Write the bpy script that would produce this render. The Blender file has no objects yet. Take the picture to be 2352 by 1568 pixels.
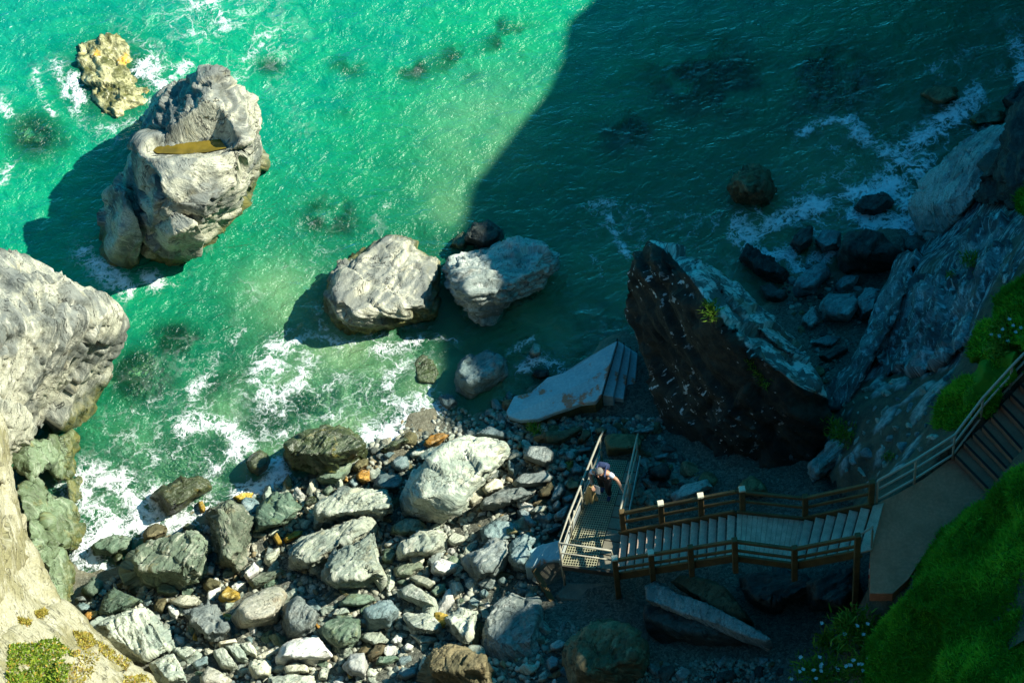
import bpy, bmesh, math, random
import numpy as np
from mathutils import Vector, Matrix
rad = math.radians
scene = bpy.context.scene
COL = scene.collection
random.seed(7)
RNG = np.random.default_rng(7)

# ------------------------------------------------------------------ camera
CAM_Y, CAM_Z, DEP, LENS, ROLL = -17.0, 62.0, rad(57.0), 100.0, 0.15
PW, PH = 2352.0, 1568.0                     # photo measured at 2352 x 1568
FPX = PW * LENS / 36.0
PPM = FPX / 74.0                            # photo pixels per metre, mid scene
SD, CD = math.sin(DEP), math.cos(DEP)
_r0, _u0, C_F = Vector((1, 0, 0)), Vector((0, SD, CD)), Vector((0, CD, -SD))
C_R = _r0 * math.cos(ROLL) - _u0 * math.sin(ROLL)
C_U = _u0 * math.cos(ROLL) + _r0 * math.sin(ROLL)
EYE = Vector((0, CAM_Y, CAM_Z))
cam_d = bpy.data.cameras.new("camera")
cam = bpy.data.objects.new("camera", cam_d)
COL.objects.link(cam)
cam.matrix_world = Matrix.Translation(EYE) @ Matrix((C_R, C_U, -C_F)).transposed().to_4x4()
cam_d.lens = LENS
cam_d.clip_start = 0.5
cam_d.clip_end = 4000
scene.camera = cam

def at(px, py, z):
    """the point of height z seen at pixel (px, py) of the photo"""
    d = C_F + C_R * ((px - PW / 2) / FPX) - C_U * ((py - PH / 2) / FPX)
    return EYE + d * ((z - CAM_Z) / d.z)

def pix(x, y, z):
    ry, rz = y - CAM_Y, z - CAM_Z
    dep = x * C_F.x + ry * C_F.y + rz * C_F.z
    rt = x * C_R.x + ry * C_R.y + rz * C_R.z
    up = x * C_U.x + ry * C_U.y + rz * C_U.z
    return PW / 2 + FPX * rt / dep, PH / 2 - FPX * up / dep

ZO = {'O': (0, 0, 1), '1': (94.1, 940.8, .24), '2': (611.5, 940.8, .24), '3': (94.1, 1192, .24),
      '4': (611.5, 1192, .24), '5': (1081.9, 940.8, .2), '6': (1223, 1204.2, .2322), '7': (940.8, 752.6, .24)}
def opx(tag, pts):
    ox, oy, s = ZO[tag]
    return [(ox + s * x, oy + s * y) for x, y in pts]

# ------------------------------------------------------------------ light
SUN_EL, SUN_AZ = rad(42.0), rad(0.0)
SDIR = Vector((math.cos(SUN_EL) * math.cos(SUN_AZ), math.cos(SUN_EL) * math.sin(SUN_AZ), math.sin(SUN_EL)))
world = bpy.data.worlds.new("World")
scene.world = world
world.use_nodes = True
wn = world.node_tree
wn.nodes.clear()
w_out = wn.nodes.new("ShaderNodeOutputWorld")
w_bg = wn.nodes.new("ShaderNodeBackground")
w_sky = wn.nodes.new("ShaderNodeTexSky")
w_sky.sky_type = 'NISHITA'
w_sky.sun_disc = False
w_sky.sun_elevation = SUN_EL
w_sky.sun_rotation = math.pi / 2 - SUN_AZ
w_mul = wn.nodes.new("ShaderNodeMix")
w_mul.data_type = 'RGBA'
w_mul.blend_type = 'MULTIPLY'
w_mul.inputs['Factor'].default_value = 1.0
w_mul.inputs['B'].default_value = (0.04, 0.76, 1.0, 1)
wn.links.new(w_sky.outputs[0], w_mul.inputs['A'])
wn.links.new(w_mul.outputs['Result'], w_bg.inputs['Color'])
wn.links.new(w_bg.outputs[0], w_out.inputs[0])
w_bg.inputs['Strength'].default_value = 0.088
sun_d = bpy.data.lights.new("sun", 'SUN')
sun_d.energy = 4.8
sun_d.angle = rad(0.55)
sun_d.color = (1.0, 0.985, 0.84)
sun = bpy.data.objects.new("sun", sun_d)
COL.objects.link(sun)
sun.location = SDIR * 90
sun.rotation_euler = SDIR.to_track_quat('Z', 'Y').to_euler()
vs = scene.view_settings
vs.view_transform = 'Standard'
vs.look = 'None'
vs.exposure = 1.05
vs.gamma = 1.0
vs.use_curve_mapping = False
scene.cycles.use_denoising = True
scene.cycles.max_bounces = 6
scene.cycles.diffuse_bounces = 2
scene.cycles.glossy_bounces = 2
scene.cycles.transmission_bounces = 2
scene.cycles.transparent_max_bounces = 6
scene.cycles.sample_clamp_indirect = 4.0
scene.cycles.caustics_reflective = False
scene.cycles.caustics_refractive = False

# ------------------------------------------------------------------ noise
def _hash(ix, iy, iz, seed):
    h = (ix.astype(np.uint32) * np.uint32(374761393) + iy.astype(np.uint32) * np.uint32(668265263)
         + iz.astype(np.uint32) * np.uint32(2147483647 - 1640531) + np.uint32((seed * 974634) & 0xffffffff))
    h = (h ^ (h >> np.uint32(13))) * np.uint32(1274126177)
    h = (h ^ (h >> np.uint32(16))) * np.uint32(2246822519)
    h = h ^ (h >> np.uint32(13))
    return h.astype(np.float64) / 4294967295.0

def vnoise(p, seed=0):
    """value noise in [-1,1]; p is (n,3)"""
    f = np.floor(p)
    t = p - f
    t = t * t * t * (t * (t * 6 - 15) + 10)
    i = f.astype(np.int64)
    r = 0
    for dx in (0, 1):
        wx = t[:, 0] if dx else 1 - t[:, 0]
        for dy in (0, 1):
            wy = t[:, 1] if dy else 1 - t[:, 1]
            for dz in (0, 1):
                wz = t[:, 2] if dz else 1 - t[:, 2]
                r = r + wx * wy * wz * _hash(i[:, 0] + dx, i[:, 1] + dy, i[:, 2] + dz, seed)
    return r * 2 - 1

def fbm(p, octv=4, seed=0, gain=.5):
    a, s, n = 1.0, 0, 0
    for o in range(octv):
        s = s + a * vnoise(p * (2.03 ** o) + 17.3 * o, seed + o)
        n += a
        a *= gain
    return s / n

def ridged(p, octv=4, seed=0):
    a, s, n = 1.0, 0, 0
    for o in range(octv):
        s = s + a * (1 - 2 * np.abs(vnoise(p * (2.1 ** o) + 9.1 * o, seed + o)))
        n += a
        a *= .5
    return s / n

def sstep(a, b, x):
    t = np.clip((x - a) / (b - a), 0, 1)
    return t * t * (3 - 2 * t)

class TPS:
    """thin plate spline height through (x, y, z) points"""
    def __init__(self, pts, lam=0.02):
        P = np.array(pts, float)
        self.P = P[:, :2]
        n = len(P)
        K = self._k(P[:, :2], P[:, :2]) + lam * np.eye(n)
        A = np.zeros((n + 3, n + 3))
        A[:n, :n] = K
        A[:n, n] = 1
        A[:n, n + 1:] = P[:, :2]
        A[n, :n] = 1
        A[n + 1:, :n] = P[:, :2].T
        self.w = np.linalg.solve(A, np.concatenate([P[:, 2], [0, 0, 0]]))
    @staticmethod
    def _k(a, b):
        d2 = ((a[:, None, :] - b[None, :, :]) ** 2).sum(-1)
        return .5 * d2 * np.log(d2 + 1e-9)
    def __call__(self, xy):
        xy = np.asarray(xy, float)
        out = np.empty(len(xy))
        for s in range(0, len(xy), 20000):
            q = xy[s:s + 20000]
            out[s:s + 20000] = self._k(q, self.P) @ self.w[:-3] + self.w[-3] + q @ self.w[-2:]
        return out

# ------------------------------------------------------------------ objects
def tag(o, label=None, cat=None, group=None, kind=None):
    for k, v in (('label', label), ('category', cat), ('group', group), ('kind', kind)):
        if v:
            o[k] = v
    return o

def mesh_from(name, V, F, smooth=True, attrs=None):
    me = bpy.data.meshes.new(name)
    V = np.asarray(V, np.float32)
    if isinstance(F, np.ndarray):
        n, k = F.shape
        me.vertices.add(len(V))
        me.vertices.foreach_set('co', V.ravel())
        me.loops.add(n * k)
        me.loops.foreach_set('vertex_index', F.astype(np.int32).ravel())
        me.polygons.add(n)
        me.polygons.foreach_set('loop_start', np.arange(0, n * k, k, dtype=np.int32))
        me.update(calc_edges=True)
    else:
        me.from_pydata([tuple(v) for v in V], [], F)
    me.validate()
    if smooth:
        me.polygons.foreach_set('use_smooth', np.ones(len(me.polygons), bool))
    for k, a in (attrs or {}).items():
        a = np.asarray(a, np.float32)
        if a.ndim == 1:
            at_ = me.attributes.new(k, 'FLOAT', 'POINT')
            at_.data.foreach_set('value', a)
        else:
            at_ = me.attributes.new(k, 'FLOAT_VECTOR', 'POINT')
            at_.data.foreach_set('vector', a.ravel())
    return me

def obj(name, me, mat=None, parent=None, loc=None):
    o = bpy.data.objects.new(name, me)
    COL.objects.link(o)
    if mat is not None and me is not None and len(me.materials) == 0:
        me.materials.append(mat)
    if loc is not None:
        o.location = loc
    if parent is not None:
        o.parent = parent
    return o

def empty(name, loc, label, cat, group=None):
    o = bpy.data.objects.new(name, None)
    COL.objects.link(o)
    o.location = loc
    return tag(o, label, cat, group)

class MB:
    """collects beams, boxes, tubes into one mesh, vertices relative to an origin"""
    def __init__(self, origin=(0, 0, 0)):
        self.V, self.F, self.o = [], [], Vector(origin)
    def add(self, vs_, fs_):
        b = len(self.V)
        self.V += [Vector(v) - self.o for v in vs_]
        self.F += [tuple(b + i for i in f) for f in fs_]
    def hexa(self, b, t):
        self.add(list(b) + list(t), [(3, 2, 1, 0), (4, 5, 6, 7), (0, 1, 5, 4), (1, 2, 6, 5), (2, 3, 7, 6), (3, 0, 4, 7)])
    def beam(self, p, q, w, h, up=(0, 0, 1)):
        p, q = Vector(p), Vector(q)
        d = (q - p).normalized()
        s = d.cross(Vector(up))
        if s.length < 1e-4:
            s = Vector((1, 0, 0))
        s.normalize()
        u = s.cross(d).normalized()
        s, u = s * w / 2, u * h / 2
        self.hexa([p - s - u, p + s - u, p + s + u, p - s + u], [q - s - u, q + s - u, q + s + u, q - s + u])
    def tube(self, pts, r, n=8, r2=None):
        pts = [Vector(p) for p in pts]
        rings = []
        for i, p in enumerate(pts):
            d = (pts[min(i + 1, len(pts) - 1)] - pts[max(i - 1, 0)]).normalized()
            s = d.cross(Vector((0, 0, 1)))
            if s.length < 1e-3:
                s = Vector((1, 0, 0))
            s.normalize()
            u = s.cross(d)
            rr = r if r2 is None else r + (r2 - r) * i / (len(pts) - 1)
            rings.append([p + (s * math.cos(a) + u * math.sin(a)) * rr for a in [2 * math.pi * k / n for k in range(n)]])
        vs_ = [v for rg in rings for v in rg]
        fs_ = []
        for i in range(len(rings) - 1):
            for k in range(n):
                fs_.append((i * n + k, i * n + (k + 1) % n, (i + 1) * n + (k + 1) % n, (i + 1) * n + k))
        fs_ += [tuple(range(n))[::-1], tuple((len(rings) - 1) * n + k for k in range(n))]
        self.add(vs_, fs_)
    def build(self, name, mat, parent=None, smooth=False, bevel=0):
        me = bpy.data.meshes.new(name)
        me.from_pydata([tuple(v) for v in self.V], [], self.F)
        bm = bmesh.new()
        bm.from_mesh(me)
        bmesh.ops.recalc_face_normals(bm, faces=bm.faces)
        bm.to_mesh(me)
        bm.free()
        if smooth:
            me.polygons.foreach_set('use_smooth', np.ones(len(me.polygons), bool))
        o = obj(name, me, mat, parent)
        if parent is None:
            o.location = self.o
        if bevel:
            m = o.modifiers.new("bevel", 'BEVEL')
            m.width = bevel
            m.segments = 1
        return o

# ------------------------------------------------------------------ materials
class NT:
    def __init__(self, name):
        self.m = bpy.data.materials.new(name)
        self.m.use_nodes = True
        self.t = self.m.node_tree
        self.t.nodes.clear()
        self.out = self.n('OutputMaterial')
    def n(self, kind, **kw):
        nd = self.t.nodes.new('ShaderNode' + kind)
        for k, v in kw.items():
            setattr(nd, k, v)
        return nd
    def set(self, sock, v):
        if isinstance(v, bpy.types.NodeSocket):
            self.t.links.new(v, sock)
        elif v is not None:
            if isinstance(v, (tuple, list)) and len(v) == 3 and len(sock.default_value) == 4:
                v = (*v, 1)
            sock.default_value = v
    def attr(self, name):
        nd = self.n('Attribute')
        nd.attribute_name = name
        return nd
    def mapv(self, v, scale=(1, 1, 1), loc=(0, 0, 0), rot=(0, 0, 0)):
        nd = self.n('Mapping')
        self.set(nd.inputs['Vector'], v)
        nd.inputs['Scale'].default_value = scale
        nd.inputs['Location'].default_value = loc
        nd.inputs['Rotation'].default_value = rot
        return nd.outputs[0]
    def noise(self, v, scale, detail=4, rough=.55, dist=0.0, color=False):
        nd = self.n('TexNoise')
        self.set(nd.inputs['Vector'], v)
        nd.inputs['Scale'].default_value = scale
        nd.inputs['Detail'].default_value = detail
        nd.inputs['Roughness'].default_value = rough
        nd.inputs['Distortion'].default_value = dist
        return nd.outputs['Color' if color else 'Fac']
    def vor(self, v, scale, feature='DISTANCE_TO_EDGE', out='Distance'):
        nd = self.n('TexVoronoi', feature=feature)
        self.set(nd.inputs['Vector'], v)
        nd.inputs['Scale'].default_value = scale
        return nd.outputs[out]
    def ramp(self, v, a, b, c0=0.0, c1=1.0):
        nd = self.n('MapRange', interpolation_type='SMOOTHSTEP')
        self.set(nd.inputs['Value'], v)
        self.set(nd.inputs['From Min'], a)
        self.set(nd.inputs['From Max'], b)
        self.set(nd.inputs['To Min'], c0)
        self.set(nd.inputs['To Max'], c1)
        return nd.outputs[0]
    def math(self, op, a, b=None, c=None):
        nd = self.n('Math', operation=op)
        self.set(nd.inputs[0], a)
        if b is not None:
            self.set(nd.inputs[1], b)
        if c is not None:
            self.set(nd.inputs[2], c)
        return nd.outputs[0]
    def vadd(self, a, b):
        nd = self.n('VectorMath', operation='ADD')
        self.set(nd.inputs[0], a)
        self.set(nd.inputs[1], b)
        return nd.outputs[0]
    def vscale(self, a, s):
        nd = self.n('VectorMath', operation='SCALE')
        self.set(nd.inputs[0], a)
        self.set(nd.inputs['Scale'], s)
        return nd.outputs[0]
    def mix(self, f, a, b, blend='MIX'):
        nd = self.n('Mix', data_type='RGBA', blend_type=blend)
        self.set(nd.inputs[0], f)
        self.set(nd.inputs[6], a)
        self.set(nd.inputs[7], b)
        return nd.outputs[2]
    def bump(self, h, strength=.5, dist=.05, normal=None):
        nd = self.n('Bump')
        self.set(nd.inputs['Height'], h)
        nd.inputs['Strength'].default_value = strength
        nd.inputs['Distance'].default_value = dist
        if normal is not None:
            self.set(nd.inputs['Normal'], normal)
        return nd.outputs[0]
    def pbr(self, color, rough=.8, spec=.3, normal=None, metallic=0.0):
        nd = self.n('BsdfPrincipled')
        self.set(nd.inputs['Base Color'], color)
        self.set(nd.inputs['Roughness'], rough)
        self.set(nd.inputs['Specular IOR Level'], spec)
        self.set(nd.inputs['Metallic'], metallic)
        if normal is not None:
            self.set(nd.inputs['Normal'], normal)
        self.t.links.new(nd.outputs[0], self.out.inputs[0])
        return nd
    def pos(self):
        return self.n('NewGeometry').outputs['Position']

def rock_mat(name, c1, c2, streak, stain=None, stain_amt=.35, algae=False, rough=.82, spec=.25, crack=.6, streak_amt=.75, tint_obj=True, top=None):
    t = NT(name)
    f = t.attr('fol').outputs['Vector']
    big = t.noise(f, .9, 3, .5)
    col = t.mix(t.ramp(big, .42, .58), c1, c2)
    sv = t.mapv(f, (1.6, 3.0, 11.0))
    st = t.noise(sv, .9, 5, .62, .25)
    col = t.mix(t.ramp(st, .5, .68, 0, streak_amt), col, streak)
    sv2 = t.mapv(f, (5, 8, 30), (3, 7, 1))
    st2 = t.noise(sv2, .8, 4, .6)
    col = t.mix(t.ramp(st2, .53, .68, 0, .7), col, tuple(x * .28 for x in c2))
    if stain:
        sn = t.noise(t.mapv(f, (1, 1, 1.8), (11, 3, 5)), 1.7, 4, .6)
        col = t.mix(t.ramp(sn, .58, .7, 0, stain_amt), col, stain)
    sp = t.noise(f, 26, 3, .7)
    col = t.mix(t.ramp(sp, .3, .7, .5, 0), col, tuple(x * .45 for x in c2))
    if top:
        gn = t.n('SeparateXYZ')
        t.set(gn.inputs[0], t.n('NewGeometry').outputs['Normal'])
        tm = t.math('ADD', gn.outputs[2], t.math('MULTIPLY', t.math('SUBTRACT', t.noise(f, 1.3, 5, .65), .5), 1.5))
        col = t.mix(t.ramp(tm, .78, 1.0, 0, .85), col, t.mix(st, top, tuple(x * 2.2 for x in top)))
    cn = t.noise(t.mapv(f, (.8, 1.5, 3.4), (5, 9, 2)), 1.0, 4, .58, .5)
    crm = t.ramp(t.math('ABSOLUTE', t.math('SUBTRACT', cn, .5)), .001, .010, 1, 0)
    crm = t.math('MULTIPLY', crm, t.ramp(t.noise(f, 1.7, 2), .42, .6))
    col = t.mix(t.math('MULTIPLY', crm, crack), col, tuple(x * .22 for x in c2))
    if tint_obj:
        rnd = t.n('ObjectInfo').outputs['Random']
        hs = t.n('HueSaturation')
        t.set(hs.inputs['Value'], t.ramp(rnd, 0, 1, .78, 1.18))
        t.set(hs.inputs['Hue'], t.ramp(t.math('FRACT', t.math('MULTIPLY', rnd, 7.3)), 0, 1, .485, .515))
        t.set(hs.inputs['Color'], col)
        col = hs.outputs[0]
    rgh = rough
    if algae:
        z = t.n('SeparateXYZ')
        t.set(z.inputs[0], t.pos())
        zz = t.math('ADD', z.outputs[2], t.math('MULTIPLY', t.noise(f, 2.2, 4, .6), -1.1))
        am = t.ramp(zz, -.35, .32, 1, 0)
        ac = t.mix(t.ramp(t.noise(f, 5, 3), .4, .6), (.045, .06, .016), (.14, .13, .03))
        col = t.mix(t.math('MULTIPLY', am, .88), col, ac)
        rgh = t.ramp(am, 0, 1, rough, .35)
    h = t.math('ADD', t.math('MULTIPLY', st2, .7), t.math('MULTIPLY', sp, .35))
    h = t.math('ADD', h, t.math('MULTIPLY', st, .6))
    h = t.math('SUBTRACT', h, t.math('MULTIPLY', crm, .8))
    t.pbr(col, rgh, spec, t.bump(h, .9, .06))
    return t.m

M = {}
M['pale'] = rock_mat('pale slate', (.48, .50, .38), (.26, .30, .24), (.70, .69, .57), (.42, .31, .14), .3, crack=.7)
M['cream'] = rock_mat('cream slate', (.62, .59, .44), (.44, .44, .32), (.74, .71, .58), (.52, .33, .10), .35)
M['white'] = rock_mat('white quartz', (.76, .74, .66), (.55, .55, .48), (.8, .79, .74), (.5, .4, .25), .2, crack=.3)
M['grey'] = rock_mat('grey slate', (.27, .30, .27), (.15, .18, .165), (.46, .47, .41), (.30, .22, .10), .2)
M['green'] = rock_mat('green slate', (.17, .23, .16), (.09, .14, .09), (.33, .37, .27), (.25, .24, .05), .3)
M['streaky'] = rock_mat('streaked green slate', (.20, .24, .16), (.12, .15, .10), (.52, .50, .38), (.30, .19, .06), .35, streak_amt=.9)
M['olive'] = rock_mat('wet olive rock', (.075, .095, .035), (.04, .05, .02), (.14, .17, .09), (.28, .20, .02), .5, rough=.33, spec=.55, crack=.5)
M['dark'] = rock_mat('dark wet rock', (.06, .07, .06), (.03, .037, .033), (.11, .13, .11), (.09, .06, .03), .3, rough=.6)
M['brown'] = rock_mat('brown rock', (.19, .16, .08), (.10, .09, .045), (.30, .25, .13), (.3, .18, .05), .3)
M['ochre'] = rock_mat('ochre rock', (.58, .36, .07), (.36, .20, .03), (.68, .55, .28), (.2, .15, .02), .3, crack=.3)
M['blue'] = rock_mat('blue grey stone', (.22, .29, .28), (.13, .19, .185), (.36, .42, .39), None, crack=.25)
M['seapale'] = rock_mat('pale sea rock', (.54, .52, .39), (.17, .18, .155), (.66, .63, .51), (.42, .35, .18), .35, algae=True, tint_obj=False, top=(.12, .125, .11), crack=.9)
M['seagrey'] = rock_mat('grey sea rock', (.27, .29, .25), (.12, .135, .125), (.46, .45, .37), (.34, .27, .13), .3, algae=True, tint_obj=False)
M['slab'] = rock_mat('light layered slab', (.46, .49, .43), (.26, .30, .27), (.62, .63, .56), (.28, .17, .07), .3, tint_obj=False)
M['tan'] = rock_mat('tan cliff', (.46, .42, .28), (.27, .24, .12), (.56, .52, .40), (.20, .19, .13), .7, crack=.6, streak_amt=.6, tint_obj=False)
M['shelf'] = rock_mat('wet green shelf', (.20, .27, .15), (.10, .135, .06), (.36, .40, .28), (.30, .24, .06), .5, rough=.5, spec=.4, algae=True, tint_obj=False)
M['slate'] = rock_mat('streaked slate', (.24, .25, .24), (.07, .075, .075), (.60, .63, .60), (.20, .14, .07), .35, streak_amt=.95, tint_obj=False)
# ------------------------------------------------------------------ rock meshes
_ico = {}
def ico(sub):
    if sub not in _ico:
        bm = bmesh.new()
        bmesh.ops.create_icosphere(bm, subdivisions=sub, radius=1)
        V = np.array([v.co[:] for v in bm.verts])
        F = np.array([[v.index for v in f.verts] for f in bm.faces])
        bm.free()
        _ico[sub] = (V / np.linalg.norm(V, axis=1)[:, None], F)
    return _ico[sub]

def hull_planes(P):
    bm = bmesh.new()
    for p in P:
        bm.verts.new(p)
    r = bmesh.ops.convex_hull(bm, input=bm.verts[:])
    bm.normal_update()
    pl = []
    for f in bm.faces:
        n = np.array(f.normal[:])
        a = f.calc_area()
        if a > 1e-7:
            pl.append((n, float(n @ np.array(f.verts[0].co[:])), a))
    bm.free()
    c = P.mean(0)
    out = []
    for n, d, a in pl:
        if n @ c > d:
            n, d = -n, -d
        for q in out:
            if q[0] @ n > .995 and abs(q[1] - d) < .03:
                break
        else:
            out.append((n, d))
    return np.array([o[0] for o in out]), np.array([o[1] for o in out])

def rot_to(n):
    return np.array(Vector(n).to_track_quat('Z', 'X').to_matrix())

def rock_geo(P, sub, seed, rough=1.0, strata=1.0, soft=26.0, fol=(.35, -.5, .8), cuts=4, sfreq=None, folscale=1.0, cracks=1.0, dark_dir=None):
    P = np.asarray(P, float)
    rg = np.random.default_rng(seed)
    N, D = hull_planes(P)
    lo, hi = P.min(0), P.max(0)
    c = (lo + hi) / 2 * .5 + P.mean(0) * .5
    X = P - P.mean(0)
    ew, ev = np.linalg.eigh(X.T @ X)
    ext = np.array([np.ptp(X @ ev[:, k]) for k in range(3)]) / 2
    size = float(np.prod(np.maximum(ext, .02)) ** (1 / 3))
    cn, cd = [], []
    for k in range(cuts):
        n = rg.normal(size=3)
        n[2] = abs(n[2]) * .8
        n /= np.linalg.norm(n)
        cn.append(n)
        cd.append((X @ n).max() * rg.uniform(.84, .97) + n @ P.mean(0))
    if cuts:
        N = np.vstack([N, cn])
        D = np.concatenate([D, cd])
    Dc = np.maximum(D - N @ c, .02 * size)
    U, F = ico(sub)
    u = (U * np.maximum(ext, .3 * ext.max())) @ ev.T
    u /= np.linalg.norm(u, axis=1)[:, None]
    den = u @ N.T
    r = np.where(den > 1e-3, Dc / np.maximum(den, 1e-3), 1e6)
    k = soft * 1.5 / size
    rm = r.min(1)
    w = np.exp(-k * np.minimum(r - rm[:, None], 50 / k))
    rs = rm - np.log(w.sum(1)) / k * .6
    p = u * np.maximum(rs, .3 * rm)[:, None]
    nrm = (w / w.sum(1)[:, None]) @ N
    nrm /= np.linalg.norm(nrm, axis=1)[:, None] + 1e-9
    R = rot_to(fol)
    fc = p @ R                       # foliation frame, z across the layers
    off = rg.uniform(-50, 50, 3)
    q = p / size
    d = .05 * rough * fbm(q * 1.3 + off, 3, seed)
    fq = fc / size
    for K, an, amp in ((16, (1, 1, 1.5), .20), (70, (1, 1.2, 2.2), .16), (260, (1, 1.3, 3.0), .11)):
        if K > len(p) / 12:
            continue
        an = np.array(an)
        sd_ = fq[rg.integers(0, len(p), K)]
        wq_ = fq + .10 * np.stack([vnoise(fq * 3 + off + 7 * a_, seed + 60 + a_) for a_ in range(3)], 1) * (16 / K) ** .33
        X2 = wq_ * an
        S2 = sd_ * an
        dd = (X2 ** 2).sum(1)[:, None] + (S2 ** 2).sum(1)[None, :] - 2 * X2 @ S2.T
        ii = dd.argmin(1)
        tl = rg.normal(size=(K, 3)) * .55
        tl[:, 2] *= .6
        d += rough * amp * ((fq - sd_[ii]) * tl[ii]).sum(1)
        d += rough * amp * .10 * rg.normal(size=K)[ii]
    d += .035 * rough * fbm(q * 4.5 + off, 4, seed + 5)
    fs = fc / size
    sf = sfreq or rg.uniform(2.2, 3.6)
    for mult, amp in ((1, .06), (2.7, .028)):
        lay = fs[:, 2] * sf * mult + .32 * fbm(fs * np.array([.7, .7, .7]) * 1.4 + off, 3, seed + 9)
        fr = lay - np.floor(lay)
        ph = vnoise(np.stack([np.floor(lay), 0 * lay, 0 * lay], 1) * 1.7 + off, seed + 3)
        d += strata * amp * (ph * .7 + (fr - .5) * .6 - .9 * sstep(.86, 1, fr) * (1 - 0 * fr))
    d += strata * .02 * ridged(fs * np.array([2.5, 4, 16]) + off, 3, seed + 12)
    if cracks:
        cr = np.abs(fbm(q * np.array([1.1, 1.1, 1.1]) + off * 1.3, 3, seed + 21))
        d -= cracks * .07 * (1 - sstep(0, .035, cr)) * (fbm(q * 2 + off, 2, seed + 22) > -.1)
    d = d - d.mean() - .35 * d.std()
    p = p + nrm * (d * size)[:, None]
    folv = (fc + (off % 17)) * folscale
    return c, p, F, folv

def rock_mesh(name, P, sub, seed, **kw):
    c, p, F, f = rock_geo(P, sub, seed, **kw)
    return Vector(c), mesh_from(name, p, F, True, {'fol': f})

def poly_area_c(o):
    x = np.array([p[0] for p in o]); y = np.array([p[1] for p in o])
    x2, y2 = np.roll(x, -1), np.roll(y, -1)
    cr = x * y2 - x2 * y
    A = cr.sum() / 2
    return abs(A), ((x + x2) * cr).sum() / (6 * A), ((y + y2) * cr).sum() / (6 * A)

def block_points(o, z0, h, front=.25, ts=.8, tilt=0.0, sink=.25, seed=0):
    """hull points of a boulder whose seen outline is polygon o (photo pixels)"""
    rg = np.random.default_rng(seed)
    A, cx, cy = poly_area_c(o)
    ys = [p[1] for p in o]
    xs = [p[0] for p in o]
    y0, y1, x0, x1 = min(ys), max(ys), min(xs), max(xs)
    pts = []
    for x, y in o:
        s = (y1 - y) / (y1 - y0)
        zz = z0 + h * (.08 + .62 * s)
        pts.append(at(x, y, zz))
        xb, yb = cx + (x - cx) * .86, cy + (y - cy) * .86
        pts.append(at(xb, yb, z0 - h * sink))
        xt = cx + (x - cx) * ts
        yt = y0 + .04 * (y1 - y0) + (y - y0) * (1 - front) * .93
        tl = tilt * ((x - cx) / (x1 - x0))
        pts.append(at(xt, yt, z0 + h * (1 + tl + rg.uniform(-.09, .09) - .12 * s)))
    return np.array([p[:] for p in pts])

KEYS = []          # outlines of placed rocks (photo pixels)
LAND = []          # (x px, y px, short name) of rocks other stones are described by
def boulder(tg, o, mat, label, h=None, front=.25, ref=None, z0=None, ts=.8, tilt=0.0, rough=1.0, strata=1.0, soft=26.0, fol=None,
            name='boulder', cat='boulder', group=None, sub=None, cuts=4, cracks=1.0, sink=.25):
    o = opx(tg, o)
    A, cx, cy = poly_area_c(o)
    seed = int(cx * 31 + cy * 17) % 100000
    rg = np.random.default_rng(seed)
    if z0 is None:
        z0 = 0.3
        for _ in range(3):
            w = at(cx, cy, z0)
            z0 = max(float(ground_z([[w.x, w.y]])[0]), -.5)
    span = math.sqrt(A) / (PPM)
    if h is None:
        h = span * .5
    P = block_points(o, z0, h, front, ts, tilt, sink, seed)
    px = math.sqrt(A)
    if sub is None:
        sub = 6 if px > 170 else 5 if px > 55 else 4 if px > 22 else 3
    if fol is None:
        a = rg.uniform(-.5, .5)
        fol = (.45 + a * .5, -.55 + rg.uniform(-.3, .3), .65)
    c, me = rock_mesh(name, P, sub, seed, rough=rough, strata=strata, soft=soft, fol=fol, cuts=cuts, cracks=cracks)
    ob = obj(name, me, M[mat], None, c)
    tag(ob, label, cat, group)
    KEYS.append(o)
    if ref:
        LAND.append((cx, cy, ref))
    return ob

def multi_rock(name, hulls, mat, label, cat, sub=6, **kw):
    """one rock made of several fused masses; hulls are lists of (px, py, z)"""
    Vs, Fs, As, n = [], [], [], 0
    org = None
    for i, hp in enumerate(hulls):
        k = dict(kw)
        if isinstance(hp, dict):
            k.update({a: b for a, b in hp.items() if a != 'pts'})
            hp = hp['pts']
        P = np.array([at(*q)[:] for q in hp])
        s = k.pop('sub', sub)
        c, p, F, f = rock_geo(P, s, 4000 + 37 * i + len(label), **k)
        if org is None:
            org = c.copy()
        Vs.append(p + c - org)
        Fs.append(F + n)
        As.append(f + i * 3.1 * k.get('folscale', 1))
        n += len(p)
    me = mesh_from(name, np.vstack(Vs), np.vstack(Fs), True, {'fol': np.vstack(As)})
    ob = obj(name, me, M[mat], None, Vector(org))
    return tag(ob, label, cat)

def inside(px, py, o):
    r = False
    j = len(o) - 1
    for i in range(len(o)):
        xi, yi = o[i]
        xj, yj = o[j]
        if (yi > py) != (yj > py) and px < (xj - xi) * (py - yi) / (yj - yi) + xi:
            r = not r
        j = i
    return r
def np_inside(PX, PY, o):
    r = np.zeros(PX.shape, bool)
    j = len(o) - 1
    for i in range(len(o)):
        xi, yi = o[i]
        xj, yj = o[j]
        if yi != yj:
            r ^= ((yi > PY) != (yj > PY)) & (PX < (xj - xi) * (PY - yi) / (yj - yi) + xi)
        j = i
    return r
# where the headland's shade ends on the beach: (y, x) at sea level
EDGE2 = [(18.17, -.93), (17.4, -1.3), (16.96, -1.35), (16.5, -1.9), (16.1, -2.2), (15.9, -2.1), (15.78, -1.32), (15.1, -1.36), (14.72, -1.36), (14.6, -2.2), (14.5, -3.3), (14.0, -3.6),
         (13.6, -4.2), (13.1, -4.3), (12.6, -3.9), (10, -3.5), (-30, -3.2)]
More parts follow.
